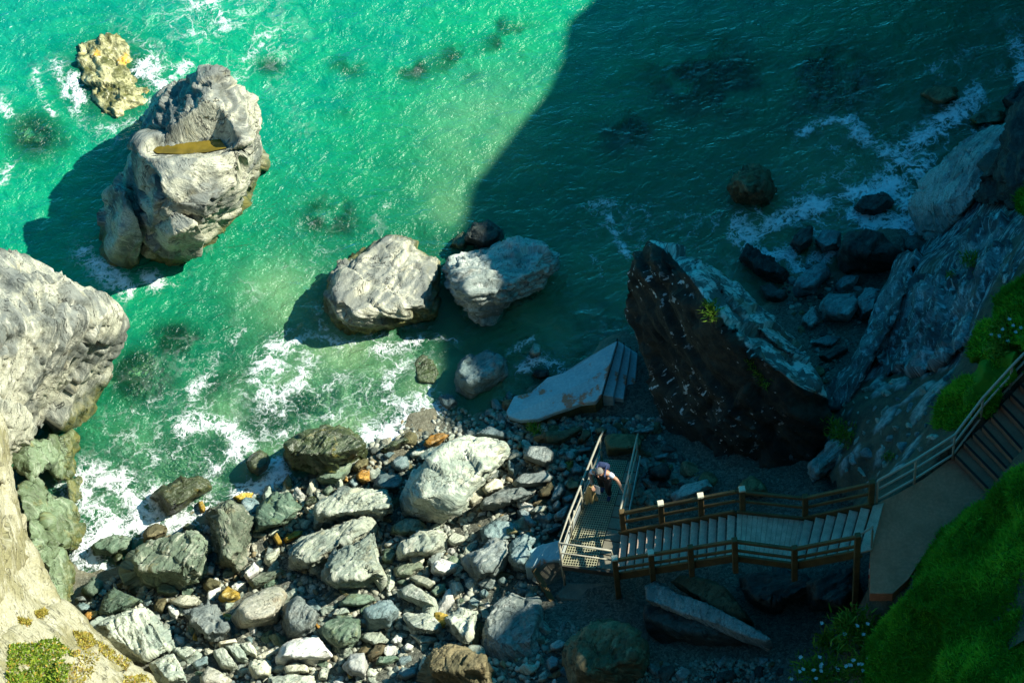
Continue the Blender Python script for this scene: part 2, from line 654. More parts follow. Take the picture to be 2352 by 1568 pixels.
# ------------------------------------------------------------------ terrain sheet
GP = [(-300,-300,-3.6),(400,-100,-3.6),(900,-100,-3.2),(1400,-150,-3.0),(1900,-100,-2.2),(2400,-50,-1.0),(-200,400,-2.8),(200,400,-2.6),
      (700,300,-2.3),(1000,250,-2.0),(1300,250,-1.9),(1700,250,-1.4),(2100,230,-.7),(2260,330,-.25),(600,600,-1.6),(900,480,-1.4),(1150,430,-1.2),
      (1400,450,-.9),(1700,420,-.6),(1930,410,-.35),(2060,500,-.12),(300,700,-1.9),(330,900,-1.3),(600,760,-.95),(800,820,-.5),(950,850,-.32),
      (1150,770,-.4),(1350,700,-.42),(1620,560,-.35),(1790,610,-.1),(1840,690,.15),(1900,810,.9),(220,1250,-.2),(320,1150,-.3),(480,1110,-.28),
      (600,1000,-.32),(640,1110,-.06),(850,1000,-.1),(980,930,-.1),(1050,960,.05),(1170,880,-.12),(1400,770,-.1),(250,1350,.25),(420,1290,.3),
      (550,1240,.35),(700,1150,.25),(900,1100,.3),(1100,1040,.35),(1300,1040,.7),(1450,1030,1.0),(400,1450,.8),(700,1350,.8),(1000,1250,.8),
      (1250,1200,1.1),(500,1567,1.4),(800,1567,1.5),(1100,1500,1.5),(1300,1400,1.8),(1300,1600,2.3),(1600,1150,1.6),(1800,1130,2.0),
      (1500,1340,1.9),(1700,1350,2.2),(1900,1400,2.6),(1700,1500,2.7),(1950,1560,3.2),(1600,1650,3.0),(2300,1300,3.5),(2300,900,3.0),(800,1750,2.0),(200,1700,1.5),
      (2400,500,.5),(-300,1200,.5),(-300,800,-1.0)]
_gtps = TPS([at(*p)[:] for p in GP], .05)
def ground_z(xy):
    xy = np.asarray(xy, float)
    z = _gtps(xy)
    out = np.maximum(np.maximum(np.abs(xy[:, 0]) - 17, 0), np.maximum(xy[:, 1] - 42, 10.5 - xy[:, 1]))
    far = np.where(xy[:, 1] > 20, -4.5, 3.0)
    w = sstep(0, 14, out)
    return np.clip(z, -5, 4.5) * (1 - w) + far * w

def axis(a, b, step, far):
    core = np.arange(a, b + 1e-6, step)
    g = [step * 1.35 ** k for k in range(1, 60)]
    cum = np.cumsum(g)
    cum = np.append(cum[cum < far], far)
    return np.concatenate([(a - cum)[::-1], core, b + cum])

def sheet(xs, ys):
    X, Y = np.meshgrid(xs, ys)
    nx, ny = len(xs), len(ys)
    i = np.arange(nx * ny).reshape(ny, nx)
    F = np.stack([i[:-1, :-1], i[:-1, 1:], i[1:, 1:], i[1:, :-1]], -1).reshape(-1, 4)
    return X.ravel(), Y.ravel(), F

X, Y, F = sheet(axis(-19, 19, .085, 600), axis(10, 46, .085, 600))
XY = np.stack([X, Y], 1)
Z = ground_z(XY)
p3 = np.stack([X, Y, 0 * X], 1)
near = (np.abs(X) < 22) & (Y > 8) & (Y < 50)
nz = np.zeros(len(X))
nz[near] = .16 * fbm(p3[near] * .8, 4, 3) + .05 * fbm(p3[near] * 3.5, 3, 8)
Z = Z + nz
PX, PY = pix(X, Y, Z)
weed = np.zeros(len(X))
WEED = [((1180, 100), 70), ((1050, 140), 60), ((1130, 60), 40), ((800, 240), 35), ((760, 500), 55), ((1620, 180), 130), ((1430, 310), 60), ((1900, 200), 110), ((950, 160), 40),
        ((120, 330), 60), ((60, 290), 40), ((330, 850), 36), ((620, 980), 60), ((700, 930), 40), ((400, 780), 50), ((540, 900), 45), ((800, 150), 45), ((620, 150), 40)]
for (cx, cy), r in WEED:
    weed = np.maximum(weed, np.exp(-((PX - cx) ** 2 + ((PY - cy) * 1.5) ** 2) / (r * r)) * near)
weed[near] *= sstep(-.35, .25, fbm(p3[near] * 1.6, 4, 31))
Z = Z + np.minimum(1.4 * weed, np.maximum(-.45 - Z, 0))
t = NT('beach ground')
P = t.pos()
sx = t.n('SeparateXYZ')
t.set(sx.inputs[0], P)
n1 = t.noise(P, .9, 5, .6)
sand = t.mix(t.ramp(n1, .35, .65), (.42, .36, .22), (.30, .27, .17))
Pv = t.vadd(P, t.vscale(t.noise(P, 5, 3, color=True), .25))
peb = t.vor(Pv, 21.0, 'F1', 'Color')
pd = t.vor(Pv, 21.0, 'DISTANCE_TO_EDGE')
sepc = t.n('SeparateColor')
t.set(sepc.inputs[0], peb)
pc = t.mix(sepc.outputs[0], (.05, .055, .045), (.18, .18, .14))
pc = t.mix(t.ramp(pd, 0, .08, .7, 0), pc, (.03, .03, .02))
shore = t.ramp(t.math('ADD', sx.outputs[2], t.math('MULTIPLY', t.noise(P, .7, 3), .7)), .1, .55)
col = t.mix(shore, sand, pc)
wd = t.attr('weed').outputs['Fac']
wc = t.mix(t.ramp(t.noise(P, 2.5, 4), .4, .62), (.012, .02, .015), (.07, .075, .025))
col = t.mix(t.ramp(wd, .15, .5), col, wc)
hgt = t.math('ADD', t.math('MULTIPLY', t.ramp(pd, 0, .15), .6), t.noise(P, 14, 4))
t.pbr(col, .85, .2, t.bump(hgt, .6, .06))
beach = obj('beach', mesh_from('beach', np.stack([X, Y, Z], 1), F, True, {'weed': weed}), t.m)
tag(beach, 'shingle beach and sandy sea bed below the cliffs', None, None, 'structure')

# ------------------------------------------------------------------ water
WX, WY, WF = sheet(axis(-19, 19, .1, 600), axis(11, 46, .1, 600))
WXY = np.stack([WX, WY], 1)
PX, PY = pix(WX, WY, 0 * WX)
w3 = np.stack([WX, WY, 0 * WX], 1)
nearw = (np.abs(WX) < 21) & (WY > 9) & (WY < 48)
wv = np.zeros(len(WX))
wq = w3[nearw] * np.array([.55, 1.0, 1])
wv[nearw] = .05 * fbm(wq * 1.3 + 3, 4, 41) + .05 * vnoise(w3[nearw] * np.array([.25, .5, 1]), 44)
depth = -ground_z(WXY)
wd2 = np.zeros(len(WX))
for (cx, cy), r in WEED:
    wd2 = np.maximum(wd2, np.exp(-((PX - cx) ** 2 + ((PY - cy) * 1.5) ** 2) / (r * r)) * nearw)
wd2[nearw] *= sstep(-.35, .25, fbm(w3[nearw] * 1.6, 4, 31))
for (cx, cy), r in [((250, 175), 135), ((80, 310), 80), ((322, 860), 55), ((1000, 850), 50)]:
    wd2 = np.maximum(wd2, 1.3 * np.exp(-((PX - cx) ** 2 + ((PY - cy) * 1.15) ** 2) / (r * r)) * nearw)
depth = depth - np.minimum(1.9 * wd2, np.maximum(depth - .35, 0))
silt = np.zeros(len(WX))
for cx, cy, rx, ry, a in [(650, 690, 100, 80, .9), (780, 800, 150, 85, 1.0), (880, 890, 150, 110, .95), (700, 890, 120, 90, .8), (540, 940, 100, 80, .6), (820, 970, 120, 70, .95),
                          (980, 870, 80, 120, .85), (1500, 640, 150, 80, .6), (1750, 520, 150, 80, .6), (1900, 380, 140, 70, .55), (1350, 620, 140, 90, .4), (380, 1020, 130, 60, .5),
                          (480, 1090, 140, 60, .7), (1130, 330, 150, 140, .42), (1040, 480, 80, 90, .5), (1280, 740, 130, 90, .55), (1100, 900, 90, 60, .5), (640, 1050, 90, 60, .8), (300, 1180, 130, 60, .6)]:
    silt = np.maximum(silt, a * np.exp(-((PX - cx) / rx) ** 2 - ((PY - cy) / ry) ** 2))
silt[nearw] *= sstep(-.75, .35, fbm(w3[nearw] * .9, 4, 52))
# foam strokes: polyline, half width (pixels), strength
FOAM = [([(690,905),(760,880),(800,850)],18,.5),([(540,890),(600,930),(650,960)],18,.5),([(260,960),(340,930),(430,900)],16,.4),([(480,850),(520,800),(560,760)],10,.38),([(640,1000),(700,970),(780,950)],16,.5),([(130,150),(150,210),(175,270)],12,.6),([(300,75),(345,110)],12,.6),([(200,290),(260,300),(330,270)],10,.6),([(720,700),(735,750),(800,785),(900,765)],9,.45),([(330,225),(360,250)],8,.5),([(450,610),(520,540),(590,440)],7,.3),([(250,1080),(330,1010),(500,960),(600,900)],60,.34),([(600,1000),(760,930),(900,880),(980,820)],60,.34),([(480,1080),(600,1060)],50,.36),([(400,80),(600,60)],70,.3),([(1380,500),(1500,560),(1700,520)],50,.3),([(1850,420),(2000,440),(2100,380),(2250,240)],50,.36),([(420,850),(540,800),(600,700)],40,.26),([(360,60),(420,25),(490,-10)],26,.5),([(340,150),(400,95),(460,60),(560,40),(640,45)],34,.42),([(470,160),(530,180),(560,120),(600,90)],26,.42),([(365,195),(400,160),(430,150)],11,.8),
 ([(480,0),(500,25),(520,60)],12,.6),([(640,50),(670,110),(650,150)],20,.3),([(335,150),(338,152)],24,1.1),([(318,160),(350,140)],14,1.0),([(165,175),(178,215),(172,250),(185,285),(222,305)],11,.85),([(178,225),(185,232)],15,.95),([(80,165),(95,220),(120,260)],8,.6),
 ([(0,235),(18,262)],12,.6),([(-5,420),(25,385)],11,.55),([(230,330),(280,310),(300,335)],20,.35),([(210,345),(180,310)],12,.35),
 ([(195,580),(222,610),(262,645),(290,660)],17,.95),([(345,640),(362,652)],13,1.05),([(380,655),(440,640)],12,.45),([(300,640),(340,660)],10,.5),
 ([(720,480),(745,560),(700,600),(660,640)],40,.24),([(560,640),(590,690),(565,740)],9,.4),([(850,555),(870,500),(890,470)],10,.3),
 ([(700,300),(640,200)],30,.2),([(880,530),(900,560)],8,.3),
 ([(585,870),(600,830),(640,800),(690,795),(705,830),(690,870),(640,905),(600,910)],19,.74),([(600,850),(650,840)],22,.68),([(660,765),(690,742),(720,765),(780,790)],8,.5),
 ([(870,805),(915,800),(965,778)],16,.72),([(930,815),(905,860),(890,880)],14,.6),([(880,950),(935,925),(980,905)],24,.66),([(850,1000),(900,990),(950,960),(1000,945)],25,.85),([(990,930),(1000,980)],14,.8),
 ([(840,985),(870,1005),(900,1010)],16,.7),([(700,1005),(740,985),(800,985)],8,.4),([(420,990),(465,968),(525,975),(560,1025),(540,1050)],19,.85),([(430,950),(445,890),(495,860)],12,.55),
 ([(250,1010),(300,995),(330,1020)],14,.4),([(280,1040),(340,1020),(400,1030)],20,.42),([(350,1060),(440,1010),(500,1050)],30,.44),([(500,1075),(555,1060),(580,1030)],16,.55),([(545,1130),(600,1120),(645,1085)],17,.9),([(575,1060),(560,1090),(580,1110)],14,.7),([(610,1075),(640,1060)],14,.7),
 ([(155,1115),(195,1092),(245,1100),(285,1130)],25,.7),([(280,1110),(300,1145),(320,1165)],20,.95),([(315,1160),(365,1135)],20,1.1),([(185,1150),(235,1200),(200,1290),(175,1350)],30,.88),
 ([(245,1205),(330,1195),(420,1185),(465,1175)],24,.98),([(400,1180),(440,1205)],18,.9),([(250,1165),(330,1150)],30,.55),([(215,1290),(250,1320),(200,1350)],18,.9),([(330,1020),(350,980),(420,940)],18,.3),([(480,930),(560,900),(600,960)],30,.3),
 ([(750,880),(800,930),(760,960)],40,.24),([(1000,775),(1050,778)],9,.6),([(1195,845),(1240,825),(1295,848)],13,.8),([(1170,812),(1205,790),(1225,780)],10,.55),([(1250,800),(1265,830)],8,.5),
 ([(1335,470),(1420,465),(1490,490)],13,.42),([(1400,500),(1420,555),(1445,590)],9,.62),([(1360,590),(1385,640)],7,.4),([(1475,790),(1470,760),(1500,775)],8,.6),([(1300,760),(1340,780)],8,.3),
 ([(1825,330),(1870,280),(1960,270)],11,.55),([(1820,325),(1845,380),(1850,430)],9,.5),([(1945,275),(1995,325),(2060,365),(2020,430)],15,.8),([(2000,420),(2090,340),(2160,290),(2240,225)],22,.78),
 ([(2335,100),(2352,190)],16,.75),([(2270,175),(2352,140)],18,.42),([(2240,300),(2330,270)],10,.6),([(1880,480),(1950,445),(2050,425),(2095,470)],22,.95),([(1700,545),(1790,500),(1890,470),(1980,505),(2075,520)],20,.86),
 ([(1700,500),(1680,540),(1740,590),(1810,580),(1835,625)],14,.8),([(1740,480),(1770,500)],9,.6),([(1830,690),(1838,640),(1870,590)],10,.85),([(2065,560),(2100,600),(2150,590)],12,.6),([(1920,560),(1900,600)],10,.8),
 ([(1870,530),(1990,470)],26,.62),([(2060,380),(2120,370),(2090,440)],24,.6),([(1900,330),(1960,370),(1900,420)],14,.4),([(1640,520),(1600,470)],12,.3),([(1500,480),(1580,500),(1560,540)],14,.35),([(2130,170),(2240,120),(2330,60)],24,.3)]
foam = np.zeros(len(WX))
sel = np.where(nearw)[0]
qx, qy = PX[sel], PY[sel]
fs_ = np.zeros(len(sel))
patchy = .72 + .5 * fbm(w3[sel] * np.array([1.1, 1.3, 1]), 3, 71)
for line, wd_, st in FOAM:
    dmin = np.full(len(sel), 1e9)
    for (x0, y0), (x1, y1) in zip(line[:-1], line[1:]):
        vx, vy = x1 - x0, y1 - y0
        tt = np.clip(((qx - x0) * vx + (qy - y0) * vy) / (vx * vx + vy * vy + 1e-6), 0, 1)
        dmin = np.minimum(dmin, np.hypot(qx - x0 - tt * vx, (qy - y0 - tt * vy) * 1.1))
    fs_ = np.maximum(fs_, st * (.72 * np.exp(-(dmin / (wd_ * 1.35)) ** 2) + .50 * np.exp(-(dmin / (wd_ * 3.4)) ** 2)))
foam[sel] = fs_ * np.clip(patchy, .45, 1.15) * np.where(qx > 1150, 1.26, 1.2)
base = .10 + .10 * sstep(1.2, .2, depth)
foam = np.maximum(np.where(foam > .8, .8 + (foam - .8) * .45, foam), base * nearw)

t = NT('sea water')
P = t.pos()
fa = t.attr('foam').outputs['Fac']
dp = t.attr('depth').outputs['Fac']
si = t.attr('silt').outputs['Fac']
warp = t.vscale(t.noise(P, 1.1, 4, .6, color=True), 1.1)
Pw = t.vadd(t.mapv(P, (1, 1.25, 1)), warp)
def ridge(v, s, d=3, r=.55):
    n = t.noise(v, s, d, r)
    return t.math('SUBTRACT', 1.0, t.math('MULTIPLY', t.math('ABSOLUTE', t.math('SUBTRACT', n, .5)), 5.0))
r1 = ridge(Pw, 1.25, 3, .6)
faint = t.math('MULTIPLY', t.ramp(r1, .70, .99), t.ramp(t.noise(P, .5, 3), .40, .62))
r2 = ridge(t.mapv(Pw, (1, 1, 1), (7, 3, 0)), 3.1, 3, .6)
fine = t.noise(P, 13, 4, .7)
vl = t.vor(t.vadd(P, t.vscale(t.noise(P, 2.6, 3, .6, color=True), .7)), 2.7)
lace = t.math('SUBTRACT', 1.0, t.math('MULTIPLY', vl, 4.5))
pat = t.math('MAXIMUM', t.math('MULTIPLY', r1, .95), t.math('MULTIPLY', r2, .85))
pat = t.math('MAXIMUM', pat, t.math('MULTIPLY', lace, .8))
pat = t.math('ADD', t.math('MULTIPLY', pat, .80), t.math('MULTIPLY', fine, .24))
thr = t.math('SUBTRACT', 1.0, t.math('MULTIPLY', fa, .53))
fm = t.ramp(t.math('SUBTRACT', pat, thr), -.06, .30)
# colour of the water body
big = t.noise(P, .23, 3, .5)
mot = t.noise(t.mapv(P, (.8, 1.5, 1)), 1.6, 5, .65, .8)
deep = t.mix(t.ramp(big, .35, .65), (.001, .30, .165), (.002, .38, .155))
body = t.mix(t.ramp(dp, .6, 2.2), (.012, .37, .145), deep)
body = t.mix(t.ramp(dp, 2.2, 3.6), body, (.002, .29, .21))
body = t.mix(t.ramp(mot, .4, .75, 0, .45), body, (.02, .40, .19))
body = t.mix(t.ramp(mot, .35, .6, .35, 0), body, (.0, .19, .15))
body = t.mix(si, body, (.27, .48, .22))
wh = t.noise(t.mapv(P, (.75, 1.1, 1)), 1.7, 4, .55, .6)
wr = ridge(t.mapv(Pw, (.9, 1.5, 1)), 1.9, 3, .6)
hgt = t.math('ADD', t.math('MULTIPLY', wh, 1.0), t.math('MULTIPLY', wr, .12))
hgt = t.math('ADD', hgt, t.math('MULTIPLY', fine, .05))
nb = t.bump(hgt, .75, .42)
nd = t.bump(hgt, .35, .42)
nf = t.bump(t.math('ADD', hgt, t.math('MULTIPLY', t.math('ADD', fm, fine), .5)), .8, .12)
dif = t.n('BsdfDiffuse')
t.set(dif.inputs['Color'], body)
t.set(dif.inputs['Normal'], nd)
tr = t.n('BsdfTransparent')
t.set(tr.inputs['Color'], t.mix(t.ramp(dp, 0, 1.6), (.60, .90, .80), (.02, .50, .44)))
opq = t.math('ADD', t.ramp(dp, -.05, 2.6, .05, .76), t.math('MULTIPLY', si, .38))
m1 = t.n('MixShader')
t.set(m1.inputs[0], opq)
t.t.links.new(tr.outputs[0], m1.inputs[1])
t.t.links.new(dif.outputs[0], m1.inputs[2])
gl = t.n('BsdfGlossy')
gl.inputs['Roughness'].default_value = .27
t.set(gl.inputs['Color'], (1, 1, 1))
t.set(gl.inputs['Normal'], nb)
fr = t.n('Fresnel')
fr.inputs['IOR'].default_value = 1.33
t.set(fr.inputs['Normal'], nb)
m2 = t.n('MixShader')
t.t.links.new(fr.outputs[0], m2.inputs[0])
t.t.links.new(m1.outputs[0], m2.inputs[1])
t.t.links.new(gl.outputs[0], m2.inputs[2])
fd = t.n('BsdfDiffuse')
t.set(fd.inputs['Color'], (.86, .88, .88))
t.set(fd.inputs['Normal'], nf)
m3 = t.n('MixShader')
t.set(m3.inputs[0], t.math('MAXIMUM', t.math('MULTIPLY', fm, .95), t.math('MULTIPLY', t.math('MULTIPLY', faint, t.ramp(fa, .10, .22)), .08)))
t.t.links.new(m2.outputs[0], m3.inputs[1])
t.t.links.new(fd.outputs[0], m3.inputs[2])
t.t.links.new(m3.outputs[0], t.out.inputs[0])
M['water'] = t.m
WZ = wv * sstep(-.1, .8, depth) + np.clip(foam - .5, 0, 1) * .05
sea = obj('sea', mesh_from('sea', np.stack([WX, WY, WZ], 1), WF, True, {'foam': foam, 'depth': depth, 'silt': silt}), t.m)
tag(sea, 'emerald sea water with white foam around the rocks', None, None, 'structure')

# ------------------------------------------------------------------ hillside on the right (rock, earth, path bench)
HP = [(2352,200,-.8),(2300,300,.0),(2240,400,.3),(2150,520,.4),(2090,610,.6),(2020,720,.8),(1960,830,1.0),(1900,920,1.4),(1890,1010,1.6),(1900,1080,1.8),(1960,1150,3.0),
      (2010,1170,6.0),(2000,1230,6.3),(2003,1290,6.2),(2005,1345,5.9),(1960,1420,4.0),(1900,1500,3.6),(1780,1567,3.3),(1700,1640,3.4),
      (2100,700,2.4),(2000,860,2.4),(2060,640,1.9),(2160,620,3.2),(2250,520,3.0),(2352,400,3.2),(2330,300,1.6),(2200,830,5.2),(2050,880,3.4),(1950,960,3.0),(1940,1060,3.6),
      (2060,1000,4.8),(2150,930,5.8),(2020,1100,5.4),(2110,1080,6.3),(2200,1020,7.0),(2250,900,7.0),(2300,740,7.0),(2352,620,6.6),(2450,600,8.0),(2450,400,5.5),
      (2100,1180,6.3),(2180,1120,6.5),(2260,1080,6.9),(2352,960,8.3),(2450,870,9.4),(2100,1300,6.3),(2030,1370,6.2),(2060,1420,5.6),(2180,1200,6.5),(2300,1130,7.4),(2400,1040,9.0),
      (2150,1340,7.2),(2250,1240,7.6),(2352,1150,8.8),(2150,1500,7.5),(2050,1560,6.5),(2352,1400,9.5),(2352,1650,10.5),(1960,1620,4.6),(2100,1680,7.5),(2600,1200,12),(2600,900,12),(2600,600,10),(2600,400,8)]
_htps = TPS([at(*p)[:] for p in HP], .08)
hx = np.arange(6.0, 21.0, .085)
hy = np.arange(8.0, 41.0, .085)
X, Y, F = sheet(hx, hy)
Z = np.clip(_htps(np.stack([X, Y], 1)), -3, 14)
PX, PY = pix(X, Y, Z)
bound = [(2345,120),(2290,280),(2225,400),(2140,515),(2085,600),(2010,720),(1950,830),(1890,920),(1875,1010),(1885,1085),(1950,1160),(1998,1190),(1995,1350),(1950,1425),(1890,1505),(1700,1600),(1500,1900),(4200,1900),(4200,-100),(2345,-100)]
ins = np_inside(PX, PY, bound)
keep = ins[F].all(1)
h3 = np.stack([X, Y, Z], 1)
pathmask = np_inside(PX, PY, [(1995,1165),(2180,1095),(2400,900),(2500,1000),(2240,1150),(2060,1400),(1995,1350)])
wall_m = np_inside(PX, PY, [(1890,900),(2050,860),(2200,840),(2130,960),(2200,1010),(1990,1120),(1930,1080),(1890,1000)])
rockm = np_inside(PX, PY, [(2345,120),(1890,900),(2050,860),(2200,840),(2240,740),(2290,640),(2352,600),(2600,500),(2600,100)])
R = rot_to((.5, -.35, .75))
fl = h3 @ R
dz = .10 * fbm(h3 * 1.1, 4, 61) + .05 * fbm(h3 * 4, 3, 62)
dz = dz + rockm * (.16 * fbm(fl * np.array([.9, 1.4, 5]), 4, 63) + .07 * ridged(fl * np.array([2, 3, 10]), 3, 64))
dz = dz * np.where(pathmask, .05, 1.0)
# embedded stones of the cobbled bank
ng = h3[:, :] * np.array([2.1, 2.1, 2.1])
st = vnoise(ng, 71) + .3 * vnoise(ng * 2.3, 72)
bumpst = sstep(.32, .52, st) * wall_m
Z = Z + dz + .10 * bumpst
t = NT('hillside ground')
P = t.pos()
f = t.attr('fol').outputs['Vector']
rk = t.attr('rock').outputs['Fac']
sb = t.attr('stone').outputs['Fac']
earth = t.mix(t.ramp(t.noise(P, 2.4, 5, .6), .35, .65), (.055, .05, .035), (.11, .095, .06))
earth = t.mix(t.ramp(t.noise(P, 16, 3, .7), .55, .7, 0, .5), earth, (.16, .16, .13))
st1 = t.noise(t.mapv(f, (1.3, 2.2, 8)), 1.1, 5, .65, .6)
rc = t.mix(t.ramp(st1, .46, .62), (.07, .07, .075), (.34, .37, .36))
rc = t.mix(t.ramp(t.noise(f, 1.1, 4), .45, .65, 0, .6), rc, (.12, .10, .06))
stc = t.mix(t.ramp(t.noise(P, 7, 4), .35, .65), (.16, .18, .17), (.34, .36, .33))
c = t.mix(rk, earth, rc)
c = t.mix(sb, c, stc)
t.pbr(c, .88, .2, t.bump(t.math('ADD', st1, t.noise(P, 12, 5, .65)), .8, .08))
hill = obj('hillside', mesh_from('hillside', np.stack([X, Y, Z], 1), F[keep], True, {'fol': fl, 'rock': rockm.astype(float), 'stone': bumpst}), t.m)
tag(hill, 'rocky hillside rising beside the path', None, None, 'structure')

# ------------------------------------------------------------------ headland out of frame, whose shade lies over the cove
XC = 25.0
EDGE = [(1420,-260,0),(1395,-100,0),(1372,0,0),(1312,45,0),(1286,150,0),(1250,225,0),(1190,290,0),(1130,370,0),(1082,430,0),(1062,515,0),(1118,600,1.5),(1010,790,0),(1003,965,0),
        (1130,990,.7),(1178,1030,.7),(1200,1060,.6)] + EDGE2
prof = []
for e in EDGE:
    if len(e) == 3:
        w = at(*e)
        y0, e0 = w.y - w.z / SDIR.z * SDIR.y, w.x - w.z / SDIR.z * SDIR.x
    else:
        y0, e0 = e
    tt = (XC - e0) / SDIR.x
    prof.append((y0 + tt * SDIR.y, tt * SDIR.z))
prof.sort()
ys_ = np.array([p[0] for p in prof])
hs_ = np.array([p[1] for p in prof])
yy = np.arange(-30, 90, .12)
hh = np.interp(yy, ys_, hs_)
ker = np.exp(-(np.arange(-2, 3) / 1.2) ** 2); ker /= ker.sum()
hh = np.convolve(np.pad(hh, 2, 'edge'), ker, 'valid')
hh = hh + .04 * fbm(np.stack([yy * 1.1, 0 * yy, 0 * yy], 1), 4, 81)
PRF = [(18.5, -.25), (19.5, .25), (21, .5), (22.5, .72), (23.6, .88), (24.5, .98), (XC, 1.0), (26, .985), (29, .98), (36, 1.0), (60, 1.0), (140, .9)]
xs_ = np.array([p[0] for p in PRF]); fr_ = np.array([p[1] for p in PRF])
xx = np.unique(np.concatenate([np.arange(18.5, 30, .3), [XC], np.arange(31, 140, 4)]))
ff = np.interp(xx, xs_, fr_)
XX, YY, F = sheet(xx, yy)
ZZ = (ff[None, :] * hh[:, None]).ravel()
low = np.interp(YY, [8, 14, 22, 30, 36], [9.5, 9.5, 8.5, 5, 0])
ZZ = np.where(XX < 24.3, np.minimum(ZZ, np.maximum(ZZ, low * (XX < 19.5) - 2)), ZZ)
g3 = np.stack([XX, YY, ZZ], 1)
rough_ = .9 * fbm(g3 * .45, 4, 83) + .3 * fbm(g3 * 1.7, 3, 84)
side = (XX < 24.6)
g3[:, 0] -= np.where(side, rough_ * sstep(24.6, 22.5, XX), 0)
t = NT('headland rock and grass')
P = t.pos()
gn = t.n('NewGeometry')
sz = t.n('SeparateXYZ')
t.set(sz.inputs[0], gn.outputs['Normal'])
gm = t.ramp(t.math('ADD', sz.outputs[2], t.math('MULTIPLY', t.noise(P, .6, 4), .5)), .85, 1.05)
rc = t.mix(t.ramp(t.noise(t.mapv(P, (.5, .5, 2.5)), 1, 5, .65), .35, .65), (.08, .085, .08), (.26, .26, .23))
gc = t.mix(t.ramp(t.noise(P, 1.5, 4), .35, .65), (.03, .06, .012), (.07, .10, .025))
t.pbr(t.mix(gm, rc, gc), .9, .2, t.bump(t.noise(P, 3, 6, .7), .9, .3))
head = obj('headland', mesh_from('headland', g3, F, True), t.m)
tag(head, 'steep rocky headland above the cove', None, None, 'structure')

# ------------------------------------------------------------------ cliff that carries the viewpoint, south of the beach
ys2 = np.array([9.5, 8.6, 7.3, 5.2, 3.2, 1.0, -1.5, -4, -6, -10.5, -15, -19, -23, -60, -200])
zs2 = np.array([.5, 3, 6.5, 10, 14, 18, 22.5, 27, 31, 40, 49, 57, 60, 61, 62])
tt2 = np.linspace(0, 1, 120)
idx = np.linspace(0, 1, len(ys2))
cy_, cz_ = np.interp(tt2, idx, ys2), np.interp(tt2, idx, zs2)
cx_ = np.concatenate([np.arange(-120, -24, 6), np.arange(-24, 24, .5), np.arange(24, 121, 6)])
CX, CT = np.meshgrid(cx_, np.arange(len(tt2)))
g4 = np.stack([CX.ravel(), cy_[CT.ravel()], cz_[CT.ravel()]], 1)
rf = np.abs(fbm(g4 * .35, 4, 95)) * 1.2 + .35 * np.abs(fbm(g4 * 1.3, 3, 96))
g4[:, 1] -= rf
nx_ = len(cx_)
ii = np.arange(nx_ * len(tt2)).reshape(len(tt2), nx_)
F4 = np.stack([ii[:-1, :-1], ii[1:, :-1], ii[1:, 1:], ii[:-1, 1:]], -1).reshape(-1, 4)
brow = obj('cliff_terrain', mesh_from('cliff_terrain', g4, F4, True), head.data.materials[0])
tag(brow, 'high cliff rising on the landward side of the beach', None, None, 'structure')
# ------------------------------------------------------------------ large rocks
stack = multi_rock('sea_stack', [
    # upper block
    dict(pts=[(350,228,2.0),(395,190,3.2),(430,158,4.0),(478,143,4.3),(520,160,4.0),(560,195,3.3),(598,225,2.6),(596,290,2.6),(575,330,3.2),(500,332,3.5),(355,342,3.2),(318,300,2.4),(312,270,1.5),
              (330,290,-1),(590,290,-1),(440,230,-1),(470,215,4.3),(400,300,3.7),(560,250,3.6)], strata=.35, soft=34),
    # lower block
    dict(pts=[(300,315,2.2),(340,345,3.3),(500,337,3.5),(590,300,2.6),(606,370,.3),(600,410,0),(545,500,-.2),(470,580,-.3),(420,612,-.2),(360,610,-.3),(285,460,1.0),(262,420,1.0),(360,480,3.2),(480,480,3.0),
              (540,430,2.6),(400,400,3.5),(560,350,3.0),(330,560,1.0),(450,540,1.6),(280,500,-1),(560,420,-1)], strata=.45, soft=24),
    # left lobe
    dict(pts=[(252,418,1.7),(280,425,2.0),(318,500,1.9),(330,540,1.4),(325,585,.6),(290,622,-.3),(250,610,-.3),(222,580,-.3),(226,500,.6),(236,450,1.2),(290,480,2.2),(270,560,1.4),(260,500,-1)], strata=.3, soft=30, sub=5),
    # bulge in front
    dict(pts=[(345,520,1.9),(400,480,2.9),(450,510,2.7),(475,550,1.6),(455,590,.5),(410,615,-.2),(362,612,-.2),(340,580,.4),(400,540,2.5),(380,560,-1),(440,540,-1)], strata=.35, soft=40, sub=5),
    # right flank
    dict(pts=[(540,220,2.9),(592,222,2.4),(600,262,2.2),(598,320,1.6),(606,375,.2),(575,440,.2),(520,430,2.2),(530,330,3.2),(560,300,3.2),(560,350,-1)], strata=.5, soft=26, sub=5),
], 'seapale', 'tall pale sea stack with a brown rock pool in its waist', 'sea stack', sub=6, fol=(.5, .25, .8), cracks=1.5, rough=.85)
KEYS.append([(220,590),(220,500),(350,220),(478,143),(600,225),(608,380),(420,620),(300,630)])

